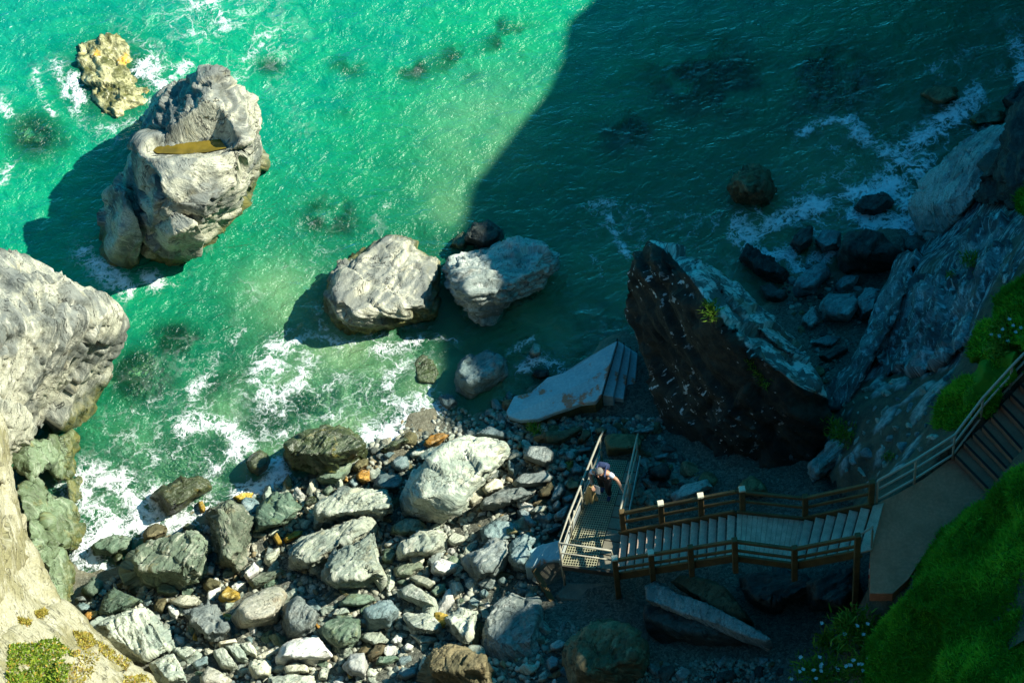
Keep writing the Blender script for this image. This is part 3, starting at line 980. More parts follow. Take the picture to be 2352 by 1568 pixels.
def flat_patch(name, pts, z, mat, parent=None, n=1):
    P = [at(x, y, z) for x, y in pts]
    c = sum(P, Vector()) / len(P)
    me = bpy.data.meshes.new(name)
    me.from_pydata([tuple(p - c) for p in P], [], [tuple(range(len(P)))])
    return obj(name, me, mat, parent, c)
t = NT('rock pool water')
t.pbr(t.mix(t.ramp(t.noise(t.pos(), 3, 4), .35, .65), (.10, .075, .008), (.17, .12, .015)), .08, .5)
pv = np.zeros(len(stack.data.vertices) * 3, np.float32)
stack.data.vertices.foreach_get('co', pv)
pv = pv.reshape(-1, 3) + np.array(stack.location)
sa, sb_ = at(362, 341, 3.15), at(503, 331, 3.15)
vx, vy = sb_.x - sa.x, sb_.y - sa.y
tt_ = np.clip(((pv[:, 0] - sa.x) * vx + (pv[:, 1] - sa.y) * vy) / (vx * vx + vy * vy), 0, 1)
dd_ = np.hypot(pv[:, 0] - sa.x - tt_ * vx, pv[:, 1] - sa.y - tt_ * vy)
near_side = (pv[:, 0] - sa.x) * vy - (pv[:, 1] - sa.y) * vx > 0
lim = 3.02 + np.maximum(dd_ - (.10 + .10 * tt_), 0) * np.where(near_side, 1.0, 2.4)
lip = 3.26 - np.maximum(dd_ - .42, 0) * 1.6
pv[:, 2] = np.where(near_side & (dd_ > .2) & (dd_ < .95) & (pv[:, 2] > 2.3) & (pv[:, 2] < lip), lip - .05 * np.abs(fbm(pv * 4, 3, 8)), pv[:, 2])
pv[:, 2] = np.where(dd_ < .9, np.minimum(pv[:, 2], lim + .04 * fbm(pv * 5, 3, 5)), pv[:, 2])
stack.data.vertices.foreach_set('co', (pv - np.array(stack.location)).astype(np.float32).ravel())
stack.data.update()
MBp = MB(at(430, 338, 3.15))
pool_pts = [(340,338),(360,352),(420,354),(475,350),(520,340),(505,318),(450,319),(395,326)]
top = [at(x, y, 3.08) for x, y in pool_pts]
bot = [at(x, y, 2.8) for x, y in pool_pts]
MBp.add(top + bot, [tuple(range(8)), tuple(range(15, 7, -1))] + [(i, (i + 1) % 8, 8 + (i + 1) % 8, 8 + i) for i in range(8)])
pool = MBp.build('rock_pool', t.m)
pool.parent = stack
pool.matrix_parent_inverse = Matrix.Identity(4)
pool.location = at(430, 338, 3.15) - stack.location

weedrock = multi_rock('reef_rock', [
    dict(pts=[(160,150,-.15),(195,88,.05),(245,70,.1),(300,95,.05),(345,160,.0),(388,222,-.2),(340,262,-.15),(290,275,.05),(225,300,-.25),(175,260,-.25),(235,150,.26),(290,200,.28),(230,225,.2),(250,180,-2),(300,220,-2),(200,180,-2)], soft=16),
    dict(pts=[(110,150,-.4),(175,105,-.15),(205,170,-.05),(150,205,-.4),(165,150,.02),(160,150,-2)], sub=5),
], 'ochre', 'yellow weed covered reef rock awash beside the tall sea stack', 'rock', sub=6, fol=(.4, .3, .8), rough=1.0, strata=.8)
t = NT('seaweed covered reef')
f = t.attr('fol').outputs['Vector']
c = t.mix(t.ramp(t.noise(f, 2.2, 5, .65, .8), .38, .62), (.10, .10, .02), (.55, .50, .25))
c = t.mix(t.ramp(t.noise(f, 1.1, 4, .6), .56, .66), c, (.72, .36, .01))
c = t.mix(t.ramp(t.noise(t.mapv(f, (2, 2, 7)), 2.2, 4, .65), .5, .62, .0, .8), c, (.06, .065, .015))
c = t.mix(t.ramp(t.noise(f, 6, 4, .7), .58, .68, 0, .8), c, (.75, .68, .45))
t.pbr(c, .4, .5, t.bump(t.noise(f, 9, 5, .7), .9, .06))
weedrock.data.materials[0] = t.m
M['weed'] = t.m

outcrop = multi_rock('rock_outcrop', [
    dict(pts=[(-120,520,5.6),(0,598,5.1),(30,640,4.8),(70,650,4.5),(120,655,4.3),(205,648,3.7),(255,675,3.1),(282,730,2.3),(278,790,1.4),(255,858,.6),(225,925,0),(180,985,-.3),(-150,760,6.0),(20,740,5.2),(140,730,4.3),
              (220,720,3.5),(100,860,3.4),(-150,980,5.2),(0,980,3.2),(60,1010,1.6),(100,1020,.2),(180,840,-2),(0,800,-2),(-100,700,-2)], soft=22, strata=1.3),
    dict(pts=[(165,690,3.8),(205,650,3.75),(245,668,3.3),(282,728,2.4),(276,780,1.9),(240,800,2.2),(190,760,3.4),(220,720,-1),(250,720,3.3)], sub=5, soft=20, strata=1.2),
    dict(pts=[(-140,950,5.2),(-20,900,4.5),(60,930,3.0),(90,985,1.8),(60,1040,.9),(20,1060,1.2),(-120,1100,4),(0,1000,-1)], sub=5, soft=22, strata=1.3),
    dict(pts=[(60,640,4.7),(85,622,4.7),(115,630,4.5),(130,650,4.3),(100,660,4.5),(95,640,3)], sub=4, soft=30),
], 'seapale', 'broad pale layered rock outcrop jutting into the sea at the left', 'rock outcrop', sub=6, fol=(-.25, -.62, .75), rough=.6)
KEYS.append([(-100,560),(0,600),(205,650),(282,730),(255,860),(180,985),(60,1060),(-100,1100)])

wetfoot = multi_rock('rock_outcrop', [
    dict(pts=[(28,1060,1.7),(60,1010,1.6),(110,1000,1.2),(120,1060,1.3),(70,1110,1.6),(70,1060,1.9),(70,1060,-1)], sub=5),
    dict(pts=[(105,1000,1.2),(165,985,.5),(188,1030,.1),(170,1090,.0),(130,1110,.5),(110,1060,1.1),(140,1040,-1)], sub=5),
    dict(pts=[(30,1110,1.9),(90,1090,1.5),(120,1120,1.2),(115,1180,1.2),(60,1200,1.8),(80,1140,-1)], sub=5),
    dict(pts=[(105,1125,1.2),(150,1140,.8),(182,1165,.4),(192,1225,.2),(178,1270,.2),(130,1260,1.0),(100,1200,1.4),(140,1200,-1)], sub=5, strata=1.4),
    dict(pts=[(60,1190,1.8),(110,1190,1.4),(135,1250,1.1),(120,1310,1.1),(80,1280,1.6),(100,1250,-1)], sub=5),
    dict(pts=[(125,1255,1.0),(172,1270,.4),(178,1330,.2),(165,1395,.2),(135,1385,.7),(110,1320,1.2),(140,1320,-1)], sub=5, strata=1.4),
    dict(pts=[(150,1100,.5),(195,1090,-.1),(205,1130,-.2),(190,1160,-.1),(160,1150,.3),(170,1130,-1)], sub=4),
], 'shelf', 'wet green rock shelf with foam washing its edge below the tan cliff', 'rock shelf', sub=5, rough=1.7, fol=(.2, -.5, .8))
KEYS.append([(28,1000),(165,985),(192,1225),(165,1400),(60,1300)])

# foreground cliff with moss
cliff = multi_rock('sea_cliff', [
    dict(pts=[(-60,905,6.2),(8,937,6.0),(28,1041,5.7),(29,1184,5.3),(72,1250,5.0),(-40,1300,6.6),(-260,1000,7.6),(-260,1500,8),(0,1420,6.4),(0,1080,0),(20,1250,0),(0,1200,6.4)], soft=12, strata=.5),
    dict(pts=[(20,1165,5.3),(72,1250,5.0),(98,1315,4.8),(156,1386,4.5),(150,1460,5.0),(0,1620,6.2),(-260,1650,8),(-260,1300,8),(-20,1250,6.4),(60,1420,5.8),(80,1330,0),(100,1450,0)], soft=12, strata=.5),
    dict(pts=[(140,1368,4.5),(195,1438,4.3),(260,1484,4.1),(365,1562,3.9),(460,1660,3.7),(300,1760,5),(-100,1760,7.5),(-100,1500,6.8),(60,1420,5.8),(120,1500,5.5),(250,1600,4.9),(200,1500,0),(330,1620,0),(120,1400,5.0)], soft=12, strata=.6),
    dict(pts=[(100,1580,5.75),(130,1510,5.75),(175,1535,5.4),(212,1600,5.1),(150,1660,5.5),(140,1560,6.0),(140,1560,4)], sub=5),
    dict(pts=[(215,1470,4.4),(262,1482,4.2),(300,1530,4.2),(260,1550,4.5),(225,1520,4.7),(250,1510,3)], sub=5),
    dict(pts=[(-40,935,6.3),(8,952,6.1),(24,1050,5.8),(10,1110,6.0),(-40,1100,6.5),(0,1020,6.4),(0,1020,3)], sub=5, soft=20)],
    'tan', 'sunlit tan clifftop with mossy patches in the bottom left corner', 'cliff', sub=6, rough=.4, fol=(-.2, -.3, .9), cracks=.5)
KEYS.append([(-50,920),(29,1041),(29,1184),(98,1315),(195,1438),(365,1562),(420,1620),(-50,1700)])

# giant leaning slab: explicit faces
giant = multi_rock('giant_boulder', [
    dict(pts=[(1478,556,4.2),(1500,552,4.2),(1545,570,4.4),(1440,620,3.9),(1425,680,3.0),(1432,720,2.4),(1490,830,1.2),(1535,965,.9),(1555,1020,.9),(1610,1070,1.0),(1680,1105,1.1),(1760,1118,1.2),(1850,1100,1.4),(1893,1060,1.7),
              (1895,960,3.2),(1893,905,4.0),(1880,870,4.1),(1830,880,4.6),(1730,800,5.1),(1640,710,5.3),(1575,620,5.3),(1700,650,3.8),(1660,610,4.1),(1790,735,3.3),(1865,820,3.0),(1600,900,.4),(1750,950,.3),(1600,700,.3)],
         soft=30, strata=.9, cuts=0),
    dict(pts=[(1565,585,4.2),(1620,606,4.05),(1695,655,3.65),(1785,738,3.15),(1860,826,2.9),(1862,850,3.5),(1795,800,4.2),(1700,720,4.75),(1610,632,4.85),(1700,720,2)], sub=6, soft=22, strata=1.6, cuts=2),
], 'slab', 'huge leaning slab boulder with a dark lichen spotted face by the steps', 'boulder', sub=6, fol=(.75, .15, .62), rough=.7, cracks=.8)
KEYS.append([(1425,690),(1480,550),(1545,565),(1700,650),(1870,830),(1895,1060),(1740,1118),(1560,1020)])
LAND.append((1660, 860, 'huge leaning slab'))
# dark lichen face: colour by which way the rock faces (a weathered skin on its seaward side)
t = NT('lichened slab')
f = t.attr('fol').outputs['Vector']
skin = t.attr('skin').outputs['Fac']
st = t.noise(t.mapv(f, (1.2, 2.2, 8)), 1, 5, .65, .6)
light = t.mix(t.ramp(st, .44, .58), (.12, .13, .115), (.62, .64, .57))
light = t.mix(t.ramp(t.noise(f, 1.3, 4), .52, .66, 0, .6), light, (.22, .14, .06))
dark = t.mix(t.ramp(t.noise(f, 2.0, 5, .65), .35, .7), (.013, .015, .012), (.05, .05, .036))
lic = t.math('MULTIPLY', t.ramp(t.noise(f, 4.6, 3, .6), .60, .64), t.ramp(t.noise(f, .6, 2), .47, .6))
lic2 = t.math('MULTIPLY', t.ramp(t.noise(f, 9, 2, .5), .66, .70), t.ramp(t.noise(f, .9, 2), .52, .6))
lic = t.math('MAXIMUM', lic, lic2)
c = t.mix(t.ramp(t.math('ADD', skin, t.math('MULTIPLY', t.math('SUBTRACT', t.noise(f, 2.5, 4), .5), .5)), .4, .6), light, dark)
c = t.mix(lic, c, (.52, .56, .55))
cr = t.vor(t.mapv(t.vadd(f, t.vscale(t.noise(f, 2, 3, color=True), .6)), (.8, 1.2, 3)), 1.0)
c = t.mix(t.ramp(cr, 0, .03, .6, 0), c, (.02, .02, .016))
t.pbr(c, .85, .25, t.bump(t.math('ADD', st, t.noise(f, 9, 5, .7)), .9, .08))
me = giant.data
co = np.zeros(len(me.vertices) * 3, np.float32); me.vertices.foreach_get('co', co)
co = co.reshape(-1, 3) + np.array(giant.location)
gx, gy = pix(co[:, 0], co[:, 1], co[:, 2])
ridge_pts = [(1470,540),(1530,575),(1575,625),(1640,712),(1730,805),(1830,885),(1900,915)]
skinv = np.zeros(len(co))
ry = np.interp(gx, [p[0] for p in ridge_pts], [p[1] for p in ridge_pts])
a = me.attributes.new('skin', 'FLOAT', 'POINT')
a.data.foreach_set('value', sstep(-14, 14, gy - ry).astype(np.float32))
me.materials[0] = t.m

# right shore slabs and cliff
sl = multi_rock('shore_slab', [dict(pts=[(2083,480,.5),(2100,440,.9),(2140,385,1.4),(2200,320,1.8),(2270,290,1.9),(2345,285,2.6),(2352,340,3.0),(2260,430,2.4),(2200,500,1.7),(2140,560,.6),(2110,545,.2),(2092,510,.2),(2150,470,1.7),(2240,360,2.4),(2180,460,-1)], soft=24, strata=.8, cuts=2)],
    'slab', 'long pale smooth slab of rock sloping into the foam at the right', 'rock slab', sub=6, fol=(.3, -.5, .8), rough=.6)
KEYS.append([(2083,480),(2200,320),(2352,285),(2352,360),(2140,560)])
dk = multi_rock('cliff_block', [dict(pts=[(2222,455,2.6),(2240,400,3.6),(2290,330,4.2),(2352,230,4.4),(2480,200,6),(2500,480,6),(2352,485,4.6),(2290,480,3.4),(2240,475,2.8),(2300,400,4.6),(2400,350,1)], strata=1.0),],
    'dark', 'dark blocky cliff rock overhanging the pale slab at the right edge', 'cliff rock', sub=6, fol=(.5, -.3, .8), rough=1.1)
face = multi_rock('slate_cliff', [
    dict(pts=[(1975,815,1.6),(2040,680,2.4),(2110,600,2.9),(2180,545,3.1),(2280,500,3.6),(2420,480,5.5),(2420,640,6.5),(2290,680,6.2),(2230,790,5.6),(2130,850,4.6),(2030,865,3.0),(2150,700,4.2),(2200,620,4.4),(2150,750,0),(2300,600,2)], strata=1.5, soft=22),
    dict(pts=[(1890,925,1.5),(1930,850,1.7),(1990,740,1.8),(2050,640,1.7),(2100,592,1.5),(2128,590,2.0),(2090,660,2.9),(2020,770,2.8),(1985,860,2.9),(1950,935,2.6),(1910,950,2.0),(1990,800,0)], strata=.8, sub=5),
], 'slate', 'streaked slate cliff face between the pale slab and the cobbled bank', 'cliff face', sub=6, fol=(.62, -.35, .7), rough=1.0)
KEYS.append([(1890,930),(2050,640),(2128,590),(2352,480),(2352,700),(2050,870)])
# ------------------------------------------------------------------ boulders one by one
B = boulder
# --- in the water
B('O',[(720,700),(735,670),(770,610),(830,565),(890,548),(960,570),(1015,600),(1005,640),(990,690),(1005,730),(940,745),(860,770),(800,778),(750,750)],'seapale','broad pale cracked boulder in the shallows, left of the half shaded one',h=1.35,front=.18,z0=-.2,ts=.72,tilt=-.25,ref='broad pale boulder in the shallows',fol=(.5,-.2,.8),sub=6,rough=1.0)
B('O',[(1012,620),(1030,595),(1100,570),(1180,545),(1250,550),(1288,585),(1280,620),(1220,680),(1160,720),(1100,750),(1070,735),(1040,690)],'slab','layered oval boulder in the water, half in sun and half in shade',h=1.7,front=.3,z0=-.25,ts=.86,tilt=-.1,ref='half shaded boulder',fol=(.1,.55,.8),sub=6,strata=1.8)
B('O',[(1062,560),(1072,530),(1092,510),(1125,508),(1155,530),(1150,556),(1110,575)],'dark','dark round boulder behind the half shaded oval one',h=1.0,z0=-.2)
B('O',[(1030,572),(1042,548),(1066,530),(1078,548),(1066,575)],'olive','low weedy rock between the pale boulder and the dark round one',h=.5,z0=-.2)
B('O',[(1042,862),(1058,832),(1118,800),(1160,820),(1168,858),(1130,890),(1080,915),(1052,905)],'blue','blue grey squarish boulder in the shaded water with a tan vein',h=1.0,front=.3,z0=-.1,ref='squarish boulder in the shaded water',strata=.6)
B('O',[(1214,815),(1226,787),(1240,792),(1244,815),(1230,822)],'pale','small pale pointed rock ringed by foam in the shade',h=.5,z0=-.1)
B('O',[(1220,862),(1230,848),(1262,850),(1262,866),(1236,872)],'dark','small dark rock behind the curl of foam beside the slipway',h=.35,z0=-.1)
B('O',[(1008,912),(1030,903),(1052,925),(1032,946),(1014,936)],'blue','flat blue stone at the edge of the shade below the squarish boulder',h=.35,name='stone',cat='stone')
B('O',[(945,832),(970,810),(1000,828),(1013,862),(1000,888),(960,884)],'olive','drowned green boulder at the shade line under foam',h=.42,z0=-.32,front=.1,rough=.7)
B('O',[(285,870),(300,845),(345,830),(360,850),(335,876),(300,882)],'weed','small weedy reef just under the water right of the pale outcrop',h=.6,z0=-.75,name='reef_rock',cat='rock')
B('O',[(20,310),(40,285),(110,280),(135,310),(90,335),(40,330)],'weed','sunken weedy reef left of the tall sea stack shadow',h=.7,z0=-1.2,front=.1,name='reef_rock',cat='rock')
B('O',[(645,945),(660,915),(690,905),(700,930),(675,950)],'olive','small sunken weedy rock amid the foam off the beach',h=.3,z0=-.75,name='reef_rock',cat='rock')
# --- shaded cove
B('O',[(1662,432),(1690,400),(1730,378),(1765,392),(1780,440),(1770,470),(1730,480),(1690,468)],'brown','lone brown peaked rock standing in the shaded water',h=1.5,front=.35,z0=-.3,ts=.55,ref='lone peaked rock',rough=1.2)
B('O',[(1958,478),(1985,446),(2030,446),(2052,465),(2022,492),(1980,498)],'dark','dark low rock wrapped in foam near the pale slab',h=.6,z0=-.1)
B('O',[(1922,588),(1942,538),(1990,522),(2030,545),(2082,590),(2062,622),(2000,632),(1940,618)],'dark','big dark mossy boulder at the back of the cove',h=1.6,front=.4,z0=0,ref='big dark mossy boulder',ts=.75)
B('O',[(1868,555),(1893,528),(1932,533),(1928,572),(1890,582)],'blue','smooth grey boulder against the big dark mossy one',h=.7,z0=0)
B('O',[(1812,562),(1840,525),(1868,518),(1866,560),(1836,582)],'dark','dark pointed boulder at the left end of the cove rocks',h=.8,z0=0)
B('O',[(1818,668),(1848,622),(1900,600),(1908,630),(1872,672),(1830,688)],'blue','long grey slab boulder leaning in the cove below the foam',h=.8,ref='long grey slab boulder in the cove')
B('O',[(1884,702),(1900,675),(1965,671),(1974,710),(1950,747),(1890,738)],'blue','square flat topped block in the rubble under the cliff face',h=.9,front=.3,ref='square block in the cove',strata=.4,ts=.9,rough=.7)
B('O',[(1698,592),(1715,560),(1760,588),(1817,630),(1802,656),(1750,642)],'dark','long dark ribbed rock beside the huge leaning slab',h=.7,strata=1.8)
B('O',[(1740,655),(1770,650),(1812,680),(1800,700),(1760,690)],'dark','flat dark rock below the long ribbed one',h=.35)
B('O',[(1968,692),(1988,660),(2022,664),(2016,722),(1976,742)],'blue','tall grey boulder wedged between the square block and the cliff',h=.9)
B('O',[(1918,656),(1940,630),(1976,632),(1962,660),(1930,673)],'blue','leaf shaped grey stone under the dark mossy boulder',h=.4,name='stone',cat='stone')
B('O',[(1838,742),(1868,702),(1886,740),(1862,767)],'grey','grey stone left of the square block in the cove',h=.4,name='stone',cat='stone')
B('O',[(1858,790),(1900,768),(1932,775),(1912,802)],'blue','flat slate slab in the gully beside the huge leaning slab',h=.3)
B('O',[(1878,820),(1925,792),(1952,800),(1902,837)],'dark','dark slate slab at the foot of the cliff gully',h=.35)
B('O',[(1867,850),(1878,838),(1894,845),(1896,862),(1880,872)],'brown','round brown pebble at the lower end of the cove gully',h=.3,name='cobble',cat='cobble',strata=.1,rough=.3)
B('O',[(2112,217),(2145,195),(2200,200),(2206,226),(2150,240)],'brown','flat brown rock awash alone near the top right',h=.5,z0=-.2,front=.1)
B('O',[(2222,272),(2260,251),(2310,260),(2300,282),(2240,290)],'olive','flat weedy rock awash above the pale slab',h=.5,z0=-.15,front=.1)
B('O',[(2298,232),(2350,190),(2400,200),(2400,250),(2322,256)],'dark','dark rock at the right edge above the pale slab',h=.9,z0=-.1)
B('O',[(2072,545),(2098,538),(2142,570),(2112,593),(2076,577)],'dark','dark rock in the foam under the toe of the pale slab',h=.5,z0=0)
# --- sunlit beach, water's edge
B('1',[(1065,830),(1220,720),(1400,640),(1500,615),(1600,680),(1635,745),(1500,860),(1370,950),(1230,1005),(1150,930)],'olive','wet olive boulder in the surf with glossy ridges',h=.95,front=.2,z0=-.15,ref='wet olive boulder in the surf',rough=1.3)
B('1',[(1968,500),(2010,420),(2100,378),(2190,430),(2182,550),(2080,642),(1998,590)],'olive','round olive boulder standing alone in the surf',h=.7,front=.2,z0=-.1,rough=.8)
B('1',[(465,1310),(560,1240),(680,1200),(880,1230),(850,1330),(720,1400),(600,1418),(500,1385)],'green','flat green boulder in the white foam at the left',h=.55,front=.3,z0=-.1,rough=1.2)
B('1',[(978,1200),(1010,1120),(1100,1078),(1205,1130),(1205,1200),(1060,1275),(985,1275)],'brown','ochre brown knob of rock behind the big streaked block',h=.75,z0=.05)
B('1',[(1350,1130),(1400,1080),(1480,1110),(1500,1160),(1420,1180)],'olive','small weedy rock at the upper corner of the big streaked block',h=.4,z0=.1,name='stone',cat='stone')
B('1',[(1505,880),(1545,865),(1580,950),(1560,1000),(1520,990)],'ochre','upright amber stone beside the tall wedge boulder at the surf',h=.3,name='stone',cat='stone')
B('1',[(1830,840),(1930,790),(2038,790),(2010,850),(1930,900)],'ochre','amber flat stone behind the tall wedge boulder',h=.3,name='stone',cat='stone')
B('1',[(690,1420),(730,1360),(785,1380),(780,1450),(720,1490)],'olive','weedy stone touching the flat green boulder in the foam',h=.3,name='stone',cat='stone')
B('3',[(848,510),(950,280),(1050,200),(1380,108),(1530,130),(1635,262),(1510,640),(1380,712),(1250,660),(940,655)],'streaky','big streaked green block with a flat tilted top and dark front',h=1.6,front=.30,ref='big streaked block',ts=.96,tilt=.12,sub=6,strata=.9,soft=34,fol=(.55,-.35,.75),cuts=1)
B('1',[(1608,960),(1700,890),(1790,850),(1925,890),(1972,1000),(2032,1040),(2000,1260),(1950,1480),(1885,1562),(1700,1480),(1640,1200)],'streaky','tall brown wedge boulder with a pale edge facing the sun',h=1.7,front=.12,ref='tall wedge boulder',ts=.62,tilt=-.2,sub=6,strata=1.5,fol=(.75,.1,.6))
B('2',[(-140,1060),(-90,930),(50,810),(250,798),(342,920),(270,1040),(80,1145),(-130,1192)],'green','smooth green grained boulder right of the tall wedge',h=1.1,front=.1,ref='smooth green grained boulder',rough=.6,strata=1.4,fol=(.5,.6,.5),sub=5)
B('3',[(560,960),(590,760),(680,668),(860,730),(985,790),(820,872),(740,900),(620,985)],'green','pointed dark green boulder in the shadow of the big streaked block',h=.9,ref='pointed dark green boulder')
B('3',[(380,680),(500,555),(582,600),(582,740),(500,802),(420,742)],'green','wet green boulder at the last of the foam by the tan cliff',h=.7,z0=0)
B('3',[(480,1010),(680,980),(720,890),(1000,828),(1085,880),(1172,1010),(1275,1250),(1020,1405),(860,1352),(700,1200)],'pale','wide pale grooved slab boulder below the pointed green one',h=1.1,front=.1,ref='wide pale grooved slab',ts=.75,fol=(.55,.2,.8),strata=1.5,sub=6)
B('3',[(1030,1392),(1270,1262),(1340,1450),(1410,1590),(1200,1640)],'pale','pale ribbed slab running off the bottom below the grooved slab',h=.8,strata=1.6,ts=.8)
B('3',[(1098,640),(1180,604),(1280,640),(1322,712),(1240,742),(1110,712)],'green','smooth green cobble under the front of the big streaked block',h=.45,rough=.25,strata=.3,name='cobble',cat='cobble')
B('3',[(1075,830),(1120,760),(1200,748),(1212,800),(1160,912),(1090,890)],'brown','rounded brown cobble above the white elongated pebble',h=.4,rough=.5,name='cobble',cat='cobble')
B('3',[(1228,780),(1330,720),(1480,728),(1542,790),(1500,852),(1360,862),(1240,812)],'cream','cream stone with rusty bands in front of the big streaked block',h=.5,ref='rusty banded stone',name='stone',cat='stone')
B('3',[(1698,742),(1780,638),(1905,710),(1908,762),(1800,825),(1708,795)],'ochre','orange block, the brightest coloured stone on the beach',h=.55,front=.35,ref='orange block',rough=.6,strata=.3,soft=40,name='stone',cat='stone')
B('3',[(1548,620),(1610,548),(1722,600),(1724,662),(1620,702),(1556,662)],'brown','speckled brown cobble above the orange block',h=.45,rough=.5,name='cobble',cat='cobble')
B('3',[(1804,960),(1890,810),(2150,655),(2290,636),(2362,730),(2262,972),(2150,1022),(1900,1064)],'cream','large smooth cream boulder beside the orange block',h=1.2,front=.2,ref='large cream boulder',rough=.6,strata=.6,sub=5)
B('3',[(1358,890),(1430,848),(1680,858),(1742,960),(1852,1090),(1822,1162),(1600,1204),(1500,1100)],'grey','lumpy dark grey conglomerate boulder left of the cream one',h=.95,front=.25,ref='lumpy conglomerate boulder',rough=1.9,strata=.3)
B('3',[(1698,1185),(1860,1138),(1882,1186),(1708,1230)],'cream','tan brick shaped stone at the foot of the conglomerate boulder',h=.3,front=.4,rough=.1,strata=0,soft=60,cracks=0,name='stone',cat='stone',cuts=0,ts=.95)
B('3',[(1638,1252),(1740,1218),(1892,1432),(1850,1472),(1720,1445)],'pale','first of three parallel rib slabs, the leftmost',h=.5,strata=1.2,ref='three rib slabs',fol=(.8,.3,.4))
B('3',[(1758,1212),(1870,1188),(2002,1340),(1962,1392),(1880,1372)],'pale','middle one of the three parallel rib slabs',h=.5,strata=1.2,fol=(.8,.3,.4))
B('3',[(1878,1182),(2000,1168),(2072,1270),(2072,1342),(2000,1312)],'pale','right hand one of the three parallel rib slabs',h=.5,strata=1.2,fol=(.8,.3,.4))
B('3',[(1568,500),(1610,438),(1662,460),(1652,542),(1590,534)],'white','white stone in the gap between streaked block and tall wedge',h=.35,name='stone',cat='stone')
B('3',[(1928,542),(2040,406),(2094,470),(2082,522),(1980,604)],'white','upright white stone right of the foot of the tall wedge',h=.5,name='stone',cat='stone')
B('3',[(1968,602),(2100,520),(2290,478),(2314,500),(2180,632),(2020,684)],'streaky','oblong striped stone between white stone and cream boulder',h=.45,strata=1.4,name='stone',cat='stone')
B('3',[(1203,832),(1260,808),(1332,890),(1290,972),(1240,932)],'white','white elongated pebble left of the conglomerate boulder',h=.35,rough=.4,name='cobble',cat='cobble')
B('3',[(1158,1010),(1200,978),(1250,1040),(1262,1142),(1180,1112)],'pale','pale sausage shaped cobble beside the grooved slab',h=.35,rough=.4,name='cobble',cat='cobble')
B('3',[(1263,1252),(1440,1218),(1502,1240),(1482,1302),(1380,1364),(1300,1312)],'pale','pale flat wedge stone below the conglomerate boulder',h=.45,name='stone',cat='stone')
B('3',[(1438,1382),(1500,1338),(1592,1308),(1602,1392),(1500,1455)],'blue','pale blue grey stone left of the three rib slabs',h=.45,name='stone',cat='stone')
B('3',[(1518,1500),(1600,1398),(1680,1448),(1842,1540),(1800,1620),(1520,1620)],'cream','cream boulder cut by the bottom edge below the rib slabs',h=.6)
B('3',[(1978,1422),(2010,1348),(2130,1338),(2214,1400),(2192,1512),(2060,1555)],'cream','blocky cream boulder under the three rib slabs',h=.6,ref='blocky cream boulder')
B('3',[(400,922),(450,868),(552,878),(555,932),(440,990)],'ochre','ochre stone at the foot of the tan cliff',h=.4,rough=.5,name='stone',cat='stone')
B('3',[(338,832),(400,788),(482,830),(472,882),(380,904)],'blue','dark blue green stone above the ochre one by the cliff',h=.35,name='stone',cat='stone')
B('3',[(322,752),(400,728),(442,780),(350,794)],'grey','grey stone wedged between wet rock shelf and green boulder',h=.3,name='stone',cat='stone')
B('3',[(2128,372),(2280,268),(2284,312),(2250,402),(2200,458),(2140,432)],'cream','faceted cream stone with a dark side right of the tall wedge',h=.5,front=.3,name='stone',cat='stone')
# --- middle beach
B('2',[(133,420),(220,300),(400,208),(570,165),(780,200),(930,280),(982,400),(900,472),(760,510),(620,570),(460,635),(280,605),(165,540)],'olive','biggest wet olive boulder, amber weed along its front, at the waterline',h=1.5,front=.36,ref='biggest olive boulder',z0=-.05,ts=.92,sub=6,strata=1.4,rough=1.0)
B('2',[(463,682),(560,560),(720,498),(822,520),(792,620),(700,712),(520,722)],'green','flat green slab stone lying against the biggest olive boulder',h=.55)
B('2',[(1308,860),(1420,620),(1650,370),(1800,258),(1920,238),(2130,250),(2300,288),(2355,390),(2300,482),(2100,682),(1900,905),(1840,1045),(1680,1135),(1540,1060),(1430,1050),(1340,985)],'pale','biggest pale boulder of the beach with a yellow vein down its top',h=2.0,front=.18,ref='biggest pale boulder',ts=.8,tilt=-.15,sub=6,rough=.75,strata=.6,fol=(.6,.1,.75))
B('2',[(1978,242),(2130,158),(2315,240),(2285,292),(2050,262)],'blue','blue grey slab behind the top of the biggest pale boulder',h=.6)
B('2',[(458,940),(620,840),(800,758),(1140,778),(1224,972),(1150,1024),(1000,1022),(700,1104),(478,1135)],'pale','flat topped pale block with a broken front edge in mid beach',h=1.3,front=.34,ref='flat topped pale block',ts=.97,sub=6,strata=1.3,soft=34)
B('2',[(178,1440),(350,1258),(540,1150),(800,1078),(1000,1008),(1124,1050),(1070,1164),(830,1275),(500,1455),(340,1555),(220,1525)],'pale','long pale slab boulder pointing down left in mid beach',h=1.1,front=.15,ref='long pale slab boulder',sub=6,strata=1.5,fol=(.45,-.5,.75))
B('4',[(498,580),(600,366),(820,258),(1050,106),(1098,330),(1042,500),(1112,612),(960,684),(740,704),(560,645)],'pale','big pale triangular slab below the long pale one',h=1.3,front=.2,ref='big pale triangular slab',sub=6,strata=1.6,fol=(.5,-.45,.75))
B('2',[(1188,1112),(1330,1038),(1480,1048),(1532,1130),(1490,1204),(1300,1224),(1180,1192)],'green','dark green stone with a white end below the biggest pale boulder',h=.65)
B('2',[(1238,1392),(1260,1288),(1500,1148),(1640,1128),(1734,1200),(1724,1332),(1580,1415),(1450,1384),(1260,1444)],'pale','long pale boulder striped by the shadow of the railing',h=.9,front=.2,ref='long boulder with railing shadow',strata=1.2)
B('2',[(1728,1242),(1790,1168),(1900,1208),(1906,1262),(1800,1314),(1738,1292)],'pale','egg shaped pale cobble crossed by a railing shadow',h=.4,rough=.25,strata=.2,name='cobble',cat='cobble')
